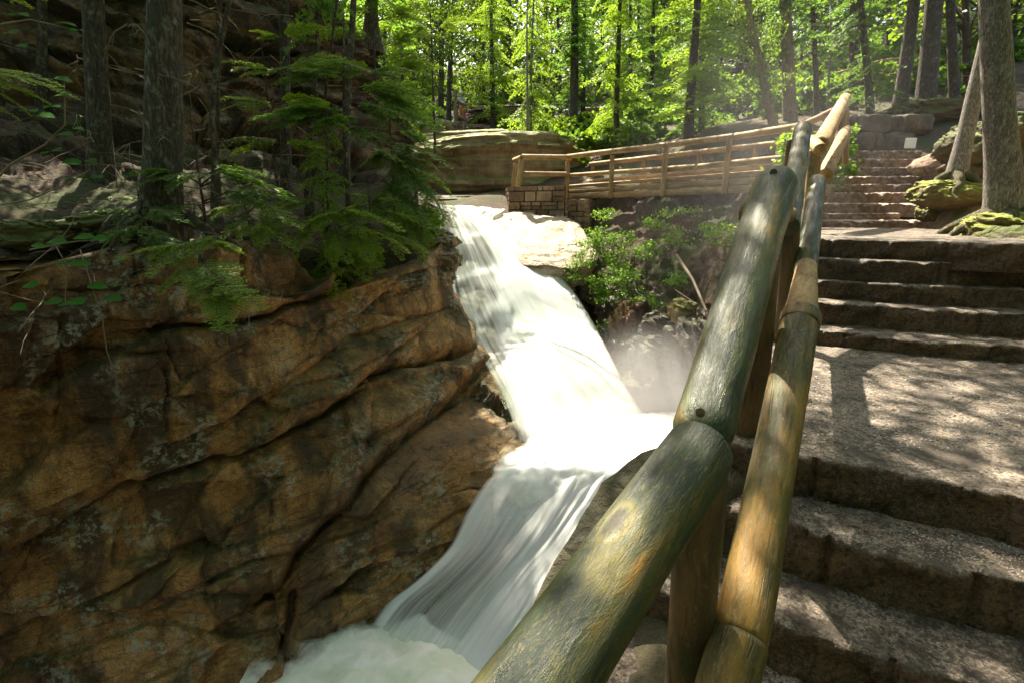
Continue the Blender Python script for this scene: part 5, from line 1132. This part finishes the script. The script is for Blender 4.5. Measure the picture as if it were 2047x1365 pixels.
gg = random.Random(41)
for i in range(26):
    px = 1070+i*21+gg.uniform(-10, 10); d = gg.uniform(17, 30); p = P(px, 250, d); z = ground_z(p.x, p.y); n0 = len(bpy.data.objects)
    leafy(px, 682.5-(p.y*SP+z*CP)/(p.y*CP-z*SP)*FPX-20, d, 100, 46, 30, 'low green understory bush on the slope behind the bridge', MT['dec'] if i % 3 else MT['hem'], 300+i, .2, 'understory_bush', 'bush')
for i in range(20):
    px = 1600+i*22+gg.uniform(-14, 14); d = gg.uniform(19, 30); p = P(px, 250, d); z = ground_z(p.x, p.y); p.z = z
    leafy(px, 682.5-(p.y*SP+z*CP)/(p.y*CP-z*SP)*FPX-25, d, 110, 60, 34, 'low green understory bush on the slope behind the bridge', MT['hem'] if i % 3 else MT['dec'], 340+i, .2, 'understory_bush', 'bush')
for o in bpy.data.objects:
    if o.name.startswith('understory_bush'): o['group'] = 'understory bushes behind the bridge'
# background trees
bgt = [
 ('hemlock_tree', 806, 290, 27, 8, 804, 0, 12, BF, HCL[0], 'thin trunk at the left of the bright gap', .8),
 ('hemlock_tree', 824, 285, 31, 7, 826, 0, 13, BF, DC[0], 'thin grey trunk right of the bright gap edge', .8),
 ('hemlock_tree', 882, 265, 33, 13, 880, 0, 15, BF, DH[0], 'straight brown trunk left of the viewing platform', .9),
 ('hemlock_tree', 897, 262, 37, 11, 905, 0, 15, BF, DH[1], 'trunk directly behind the people on the platform', .9),
 ('hemlock_tree', 985, 245, 30, 11, 984, 0, 13, BF, HCL[1], 'leafy hemlock standing right of the people', .8),
 ('hemlock_tree', 968, 232, 38, 6, 962, 0, 13, BF, DC[1], 'very thin pale trunk right of the people', .8),
 ('hemlock_tree', 1053, 300, 21, 6, 1056, 40, 9, BG, None, 'thin pale twin stem rising behind the abutment railing', .9),
 ('hemlock_tree', 1061, 290, 22, 7, 1066, 0, 11, BG, HCL[0], 'slightly thicker twin stem just right of the pale thin one', .6),
 ('hemlock_tree', 1145, 250, 26, 19, 1148, 0, 16, BF, HH[0], 'broad dark trunk left of the middle', 1.0),
 ('hemlock_tree', 1165, 240, 29, 10, 1172, 0, 13, BF, HC[1], 'straight trunk just right of the broad dark trunk', .9),
 ('hemlock_tree', 1120, 225, 34, 7, 1115, 0, 12, BF, DC[2], 'thin trunk left of the broad dark trunk', .9),
 ('hemlock_tree', 1232, 290, 20, 12, 1237, 0, 11, BF, HCL[1], 'hemlock with bright sprays above the middle of the bridge', .65),
 ('hemlock_tree', 1262, 235, 30, 8, 1260, 0, 13, BF, HC[2], 'thin trunk behind the bright sprays above the bridge', .9),
 ('hemlock_tree', 1300, 225, 33, 9, 1305, 0, 14, BF, HC[0], 'straight trunk between the two bridge-side hemlocks', .9),
 ('hemlock_tree', 1375, 300, 17.5, 19, 1392, 0, 12, BF, HCL[2], 'brown trunk with lit foliage behind the right half of the bridge', 1.0),
 ('hemlock_tree', 1402, 296, 19, 12, 1408, 0, 12, BF, HC[0], 'darker trunk just right of the brown one behind the bridge', .9),
 ('birch_tree', 1552, 262, 15.5, 17, 1490, 0, 10, BY, DC[0], 'pale yellowish trunk leaning left above the bridge', .45),
 ('hemlock_tree', 1580, 262, 17, 26, 1568, 60, 11, BY, HH[1], 'hazy upright trunk beside the pale leaning one', .9),
 ('hemlock_tree', 1632, 262, 17.5, 11, 1627, 0, 11, BF, HH[1], 'straight tan trunk above the top of the tall sloping log', .6),
 ('hemlock_tree', 1655, 255, 18, 5, 1660, 0, 9, BG, None, 'pole-thin stem beside the sunlit railing top', 1),
 ('hemlock_tree', 1703, 225, 19, 20, 1712, 0, 14, BF, HH[0], 'dark trunk behind the tip of the sunlit railing', .9),
 ('hemlock_tree', 1741, 238, 17, 14, 1726, 0, 12, BF, HC[2], 'trunk standing above the stone wall', .8),
 ('hemlock_tree', 1800, 205, 21, 24, 1822, 0, 14, BF, HH[1], 'broad brown trunk left of the widest one on the slope', .9),
 ('hemlock_tree', 1848, 218, 17.5, 34, 1872, 0, 14, BF, HH[0], 'widest reddish-brown trunk on the upper right slope', 1),
 ('hemlock_tree', 1912, 190, 20, 18, 1905, 0, 13, BF, HH[1], 'trunk right of the widest one on the slope', .9),
 ('hemlock_tree', 1935, 180, 22, 14, 1930, 0, 13, BF, DC[1], 'thinner trunk left of the pale leaning right-hand trunk', .9),
 ('maple_tree', 1330, 200, 38, 10, 1330, 0, 15, BF, DC[2], 'broad-leaved tree far behind the bridge middle', 1.1),
 ('maple_tree', 1010, 215, 45, 12, 1008, 0, 18, BF, DC[0], 'tall broad-leaved tree far above the viewing platform', 1.1),
 ('maple_tree', 850, 235, 42, 10, 852, 0, 17, BF, DC[1], 'sunlit broad-leaved tree left of the platform', 1.1),
 ('maple_tree', 1200, 200, 46, 10, 1205, 0, 17, BF, DC[2], 'broad-leaved tree far behind the broad dark trunk', 1.1),
 ('maple_tree', 1480, 180, 40, 12, 1476, 0, 16, BF, DC[0], 'broad-leaved tree behind the leaning pale trunk', 1.1),
 ('maple_tree', 1650, 150, 36, 12, 1655, 0, 15, BF, DC[1], 'broad-leaved tree above the plank bench', 1.1),
 ('maple_tree', 1780, 130, 32, 11, 1775, 0, 14, BF, DC[2], 'broad-leaved tree behind the high log fence', 1.1),
 ('maple_tree', 2010, 160, 24, 14, 2030, 0, 13, BF, DC[0], 'leafy tree behind the big grey trunk at the right edge', 1.1),
 ('maple_tree', 760, 240, 30, 9, 770, 0, 14, BF, DC[2], 'broad-leaved tree showing past the end of the ochre rock', 1.1),
]
for t in bgt:
    nm, bx_, by_, d, w, tx, ty, H, mt, cr, lb, cs = t
    p = P(bx_, by_, d); gzv = ground_z(p.x, p.y)
    Hc = min(H, max(5.5, .368*d-p.z+1.8)) if -9 < p.x < 12 else H
    tree(nm, bx_, by_, d, w, tx, ty, H, mt, cr, lb, cs=cs, Hc=Hc, group='trees in the wood behind the bridge', seg=12 if d < 20 else 8, twigs=8 if 14 < d < 24 else 0, tl=1.3, flare=1.2, base=Vector((p.x, p.y, min(p.z, max(gzv, p.z-1.0)))), wob=.04)
# right hand trees
LEAN = tree('maple_tree', 1908, 368, 8.6, 30, 1968, 120, 8, BG, None, 'pale sunlit trunk leaning right, rising from a mossy mound', seg=28, flare=1.5)
BIGTREE = tree('maple_tree', 2010, 452, 5.7, 54, 1987, 0, 10, BG, DH[1], 'big grey lichened trunk with a mossy foot at the right edge', seg=44, flare=1.7, wob=.01, cs=.9)
def add_shade_canopy(tname, ccs, seed, nleaf=80, ls=.12, sp=.5):
    # unseen limbs and leaf clusters added above the frame to cast shade
    root = bpy.data.objects[tname]; r = random.Random(seed); B = Bag(); L = Vector(root.location); cl = []
    for (x, y, z) in ccs:
        c = Vector((x, y, z))-L; cl.append(c[:]); b = Vector((0, 0, max(2.5, c.z-2.2))); b.x -= .06*b.z
        m1 = b*.6+c*.4+Vector((0, 0, .5)); Vt, Ft = tube([b, m1, c], [.022, .014, .006], 5); B.add(Vt, Ft, 1)
    V, F = leafcloud(seed, cl, nleaf, ls, sp, .6); B.add(V, F, 0); B.obj('added_shade_crown', [MT['dec'], MT['twig']], root)
g = np.random.default_rng(31)
def roots(root, n, L, r, mat, a0=0, sp=6.28, drop=.25):
    rr_ = random.Random(int(L*100)); B = Bag()
    for i in range(n):
        a = a0+sp*(i+rr_.uniform(-.3, .3))/n; d = Vector((math.cos(a), math.sin(a), 0)); pts = [d*r*.3+Vector((0, 0, .18))]
        for k in range(1, 7): f = k/6; pts.append(d*(r+L*f)+Vector((rr_.uniform(-.04, .04), rr_.uniform(-.04, .04), (.10*(1-f)**2-drop*f*f))))
        Vt, Ft = tube(pts, [r*.5*(1-.85*(k/6)**.8) for k in range(7)], 8, .2, i); B.add(Vt, Ft)
    B.obj('root', [mat], root, True)['kind'] = 'stuff'
mroot = m_bark('mossy_root_bark', (.07, .06, .03), (.22, .2, .1), .95, 1.5, .2)
roots(BIGTREE, 8, .5, .20, mroot); roots(LEAN, 6, .4, .17, mroot); roots(THICK, 7, .5, .22, BK)
cc = []
for i in range(38): cc.append((g.uniform(-1.2, 5.0), g.uniform(6.3, 10.0), g.uniform(6.2, 8.4)))
for i in range(12): cc.append((g.uniform(-2.6, .4), g.uniform(5.0, 7.3), g.uniform(6.0, 7.5)))
add_shade_canopy(BIGTREE.name, cc, 77, 120, .14, .42)  # canopy added to dapple the near landing and rails
cc = [(g.uniform(-6.8, -1.6), g.uniform(12.4, 15.4), g.uniform(8.3, 10.2)) for i in range(46)]+[(g.uniform(1.4, 4.4), g.uniform(16.2, 19.8), g.uniform(8.4, 9.6)) for i in range(28)]
add_shade_canopy(RIMTREE.name, cc, 78, 110, .15, .5)  # canopy added to shade the lower gorge and the bank
cc = [(g.uniform(-13, -7.5), g.uniform(9.5, 15.5), g.uniform(6, 9.5)) for i in range(50)]
add_shade_canopy(THICK.name, cc, 79, 110, .15, .55)  # canopy added to darken the left slope

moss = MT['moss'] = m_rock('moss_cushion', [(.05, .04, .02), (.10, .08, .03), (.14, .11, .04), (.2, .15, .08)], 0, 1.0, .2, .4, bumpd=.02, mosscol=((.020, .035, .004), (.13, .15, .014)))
mossl = m_rock('painted_sun_moss', [(.1, .08, .03), (.16, .12, .04), (.2, .15, .05), (.25, .19, .09)], 0, 1.0, .1, .4, bumpd=.02, mosscol=((.07, .10, .008), (.34, .36, .04)))  # brighter moss copy, sunlight put into its colour
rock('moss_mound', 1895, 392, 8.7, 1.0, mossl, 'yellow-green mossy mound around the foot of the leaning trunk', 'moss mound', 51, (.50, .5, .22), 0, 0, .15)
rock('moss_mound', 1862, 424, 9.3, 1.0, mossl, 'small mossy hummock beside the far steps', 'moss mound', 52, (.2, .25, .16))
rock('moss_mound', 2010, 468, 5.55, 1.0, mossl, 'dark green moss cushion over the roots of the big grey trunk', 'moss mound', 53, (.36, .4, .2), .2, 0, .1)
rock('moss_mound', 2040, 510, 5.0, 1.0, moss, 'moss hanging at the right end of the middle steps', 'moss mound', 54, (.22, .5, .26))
rock('moss_mound', 1870, 228, 15.6, 1.0, moss, 'mossy rocks on the slope below the widest trunk', 'moss mound', 55, (1.2, .8, .35))
rock('moss_mound', 2040, 300, 10, 1.0, moss, 'mossy rock between the two right-hand trunks and the edge', 'moss mound', 56, (.8, .6, .6))
rock('moss_mound', 1960, 290, 11.2, 1.0, moss, 'mossy ledge behind the leaning trunk', 'moss mound', 57, (.7, .6, .4))
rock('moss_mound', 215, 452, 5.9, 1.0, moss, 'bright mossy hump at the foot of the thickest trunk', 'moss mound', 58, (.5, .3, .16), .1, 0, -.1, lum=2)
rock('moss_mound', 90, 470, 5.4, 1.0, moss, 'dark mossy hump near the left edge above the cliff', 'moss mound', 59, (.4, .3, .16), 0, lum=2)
rock('root_burl', 1900, 335, 12.3, 1.0, MT['dirt'], 'swirling sunlit root mass beside the upper far steps', 'root', 60, (.5, .9, .42), .4, .05, -.5)

for i, (x, y, z, H, lb) in enumerate([(-11.5, 0, -1, 13, 'unseen hemlock added left of the viewpoint for shade'), (-6.5, -4, -1.5, 14, 'unseen hemlock added behind the viewpoint on the left bank for shade'), (-2.5, -8, -2, 14, 'tall unseen hemlock added downstream behind the viewpoint for shade'),
      (3.5, -6, -2, 13, 'unseen hemlock added below the near steps for shade'), (7.5, -2.5, -1.2, 13, 'unseen hemlock added beside the near steps for shade'), (9.5, 2.0, -.6, 13, 'unseen hemlock added right of the landing for shade'), (-15, 5.5, 1, 13, 'unseen hemlock added on the upper left slope for shade'), (17, 5.5, 1.5, 13, 'unseen hemlock added on the right slope for shade')]):
    tree('hemlock_tree', 0, 0, 10, 40, 0, 0, H, BK, NEARC[i % 2], lb, base=Vector((x, y, z)), seg=14, cs=1.1, rot=i*1.3+.2, upr=True, group='shade trees added around the viewpoint')  # unseen trees added to block sky light on the near parts
# far wood: nobody can count it
g = np.random.default_rng(3); n = 2700; az = g.uniform(-.75, 1.05, n); dd = g.uniform(40, 75, n); cx = dd*np.tan(az*.95); cy = dd; gzv = fg(np.stack([cx, cy], -1)); cz = gzv+g.uniform(0, 1, n)**1.3*20+.2
m_ = ~((np.abs(cx/cy+.135) < .03) & (cz/cy > .27)); c = np.stack([cx, cy, cz], -1)[m_]
V, F = leafcloud(9, c, 60, .42, 1.3, .8); k3 = int(len(F)*.66); B = Bag(); B.add(V[:k3*4], F[:k3], 0); B.add(V[k3*4:], F[k3:]-k3*4, 2)
for i in range(110):
    a = g.uniform(-.75, 1.05); d = g.uniform(38, 70); x = d*math.tan(a*.95); z0 = ground_z(x, d); Vt, Ft = tube([(x, d, z0-.5), (x+g.uniform(-.3, .3), d, z0+6), (x+g.uniform(-.8, .8), d, z0+14)], [g.uniform(.08, .22)]*3, 5); B.add(Vt, Ft, 1)
tag(B.obj('far_wood', [MT['decf'], MT['bark_f'], m_leaf('far_gap_shade_leaves', (.012, .035, .008), (.03, .07, .014), .3)]), 'bright yellow-green far wood closing the view', 'woodland', kind='stuff')  # darker leaf share paints shaded gaps into the wood
# forest floor litter and dead branches on the left
B = Bag(); r = random.Random(5)
lo = bpy.data.objects['rocky_hillside']; co = np.zeros(len(lo.data.vertices)*3); lo.data.vertices.foreach_get('co', co); co = co.reshape(-1, 3); idx = np.where((co[:, 2] < 1.6) & (co[:, 1] < 12))[0]
for i in range(260):
    p = Vector(co[r.choice(idx)].tolist())+Vector((0, -.05, .05)); a = r.uniform(0, 6.28); l = r.uniform(.3, 1.3); dr = Vector((math.cos(a), math.sin(a)*.6, r.uniform(-.1, .5))); pts = [p]
    for k in range(5): dr = (dr+Vector((r.uniform(-.35, .35), r.uniform(-.3, .3), r.uniform(-.3, .2)))).normalized(); pts.append(pts[-1]+dr*l/5)
    rd = r.uniform(.003, .009); Vt, Ft = tube(pts, [rd*(1-k/7) for k in range(6)], 4); B.add(Vt, Ft)
tag(B.obj('fallen_twigs', [MT['twig_l']], None, True), 'tangle of dead twigs on the forest floor above the left cliff', 'twigs', kind='stuff')
# litter on steps: pebbles and dead leaves
g = np.random.default_rng(12); B = Bag()
def scatter(px0, px1, py0, py1, z, n, smin, smax):
    for i in range(n):
        p = Pz(g.uniform(px0, px1), g.uniform(py0, py1), z); s = g.uniform(smin, smax); o_ = np.array([(-1, -1, 0), (1, -1, 0), (1, 1, 0), (-1, 1, 0), (-.6, -.6, 1), (.6, -.6, 1), (.6, .6, 1), (-.6, .6, 1)])*np.array([s, s*.8, s*.7])+g.normal(size=(8, 3))*s*.22
        a = g.uniform(0, 6.28); c_, s_ = math.cos(a), math.sin(a); o_ = o_@np.array([[c_, s_, 0], [-s_, c_, 0], [0, 0, 1]])
        B.add(o_+np.array(p[:])+np.array([0, 0, .001]), [(4, 5, 6, 7), (0, 1, 5, 4), (1, 2, 6, 5), (2, 3, 7, 6), (3, 0, 4, 7)])
scatter(1500, 2060, 705, 900, Z0, 3000, .002, .006)
for k in range(40):
    x = 1590+k*11.5; ya = float(np.interp(x, [1589, 1731, 1877, 2047], [982, 1020, 1060, 1095])); yb = float(np.interp(x, [1577, 1731, 1926, 2047], [1040, 1089, 1138, 1158])); scatter(x, x+11, ya, yb, Z1, 26, .0012, .0035)
tag(B.obj('gravel', [m_plain('gravel_stone', (.34, .3, .26), .8, .5, 60)]), 'loose gravel scattered over the near landing and steps', 'gravel', kind='stuff')
B = Bag()
for i in range(26):
    z = Z0 if i < 20 else Z1; p = Pz(g.uniform(1620, 2040), g.uniform(705, 900) if i < 20 else g.uniform(1045, 1075), z); a = g.uniform(0, 6.28); l = g.uniform(.012, .028); d_ = np.array([math.cos(a), math.sin(a), 0]); e_ = np.array([-d_[1], d_[0], 0]); p = np.array(p[:])+np.array([0, 0, .009])
    B.add([p-d_*l, p+e_*l*.4+np.array([0, 0, .004]), p+d_*l, p-e_*l*.4+np.array([0, 0, .003])], [(0, 1, 2, 3)])
tag(B.obj('leaf_litter', [m_plain('dead_leaf', (.20, .10, .04), .7, .4, 20)]), 'dead brown leaves lying on the landing', 'leaf litter', kind='stuff')
# fallen sticks on the gorge bank
for (pts, rd, lb) in [([(1352, 510, 10.4), (1385, 560, 9.6), (1412, 622, 8.8)], .035, 'fallen bare pole leaning down the bank behind the big rail'), ([(1350, 580, 9.8), (1392, 608, 9.0)], .012, 'thin dead stick lying beside the fallen pole')]:
    q = [P(*p) for p in pts]; root = empty('fallen_branch', q[0], lb, 'branch'); Vt, Ft = tube([p-q[0] for p in q], [rd*(1-.2*i) for i in range(len(q))], 8, .2); mesh('stem', Vt, Ft, MT['twig_l'], root)

# ------------------------------------------------------------------ light, world, camera
SUN_AZ, SUN_EL = R(-14), R(55)      # azimuth clockwise from +Y
w = bpy.data.worlds.new('World'); sc.world = w; w.use_nodes = True; nt = w.node_tree; nt.nodes.clear()
sky = nt.nodes.new('ShaderNodeTexSky'); sky.sky_type = 'NISHITA'; sky.sun_disc = False; sky.sun_elevation = SUN_EL; sky.sun_rotation = SUN_AZ; sky.air_density = 1; sky.dust_density = 3
bg = nt.nodes.new('ShaderNodeBackground'); bg.inputs[1].default_value = .12; out = nt.nodes.new('ShaderNodeOutputWorld'); tint = nt.nodes.new('ShaderNodeMix'); tint.data_type = 'RGBA'; tint.blend_type = 'MULTIPLY'; tint.inputs[0].default_value = 1; tint.inputs[7].default_value = (1, .91, .82, 1); nt.links.new(sky.outputs[0], tint.inputs[6]); nt.links.new(tint.outputs[2], bg.inputs[0]); nt.links.new(bg.outputs[0], out.inputs[0])
sl = bpy.data.lights.new('sun', 'SUN'); sl.energy = 5; sl.angle = R(.5); sl.color = (1, .90, .72); so = bpy.data.objects.new('sun', sl); link(so)
dv = Vector((math.sin(SUN_AZ)*math.cos(SUN_EL), math.cos(SUN_AZ)*math.cos(SUN_EL), math.sin(SUN_EL))); so.rotation_mode = 'QUATERNION'; so.rotation_quaternion = dv.to_track_quat('Z', 'Y'); so.location = dv*50
cd = bpy.data.cameras.new('camera'); cd.sensor_width = 36; cd.lens = 36*FPX/2047; cd.clip_start = .02; cd.clip_end = 1000
co_ = bpy.data.objects.new('camera', cd); link(co_); co_.rotation_euler = (math.pi/2-PITCH, 0, 0); sc.camera = co_
sc.view_settings.view_transform = 'Standard'; sc.view_settings.look = 'None'; sc.view_settings.exposure = 2.0; sc.view_settings.gamma = 1
sc.render.resolution_x = 1024; sc.render.resolution_y = 682
sc.cycles.max_bounces = 6; sc.cycles.diffuse_bounces = 3; sc.cycles.transparent_max_bounces = 8; sc.cycles.volume_bounces = 0; sc.cycles.volume_step_rate = 2
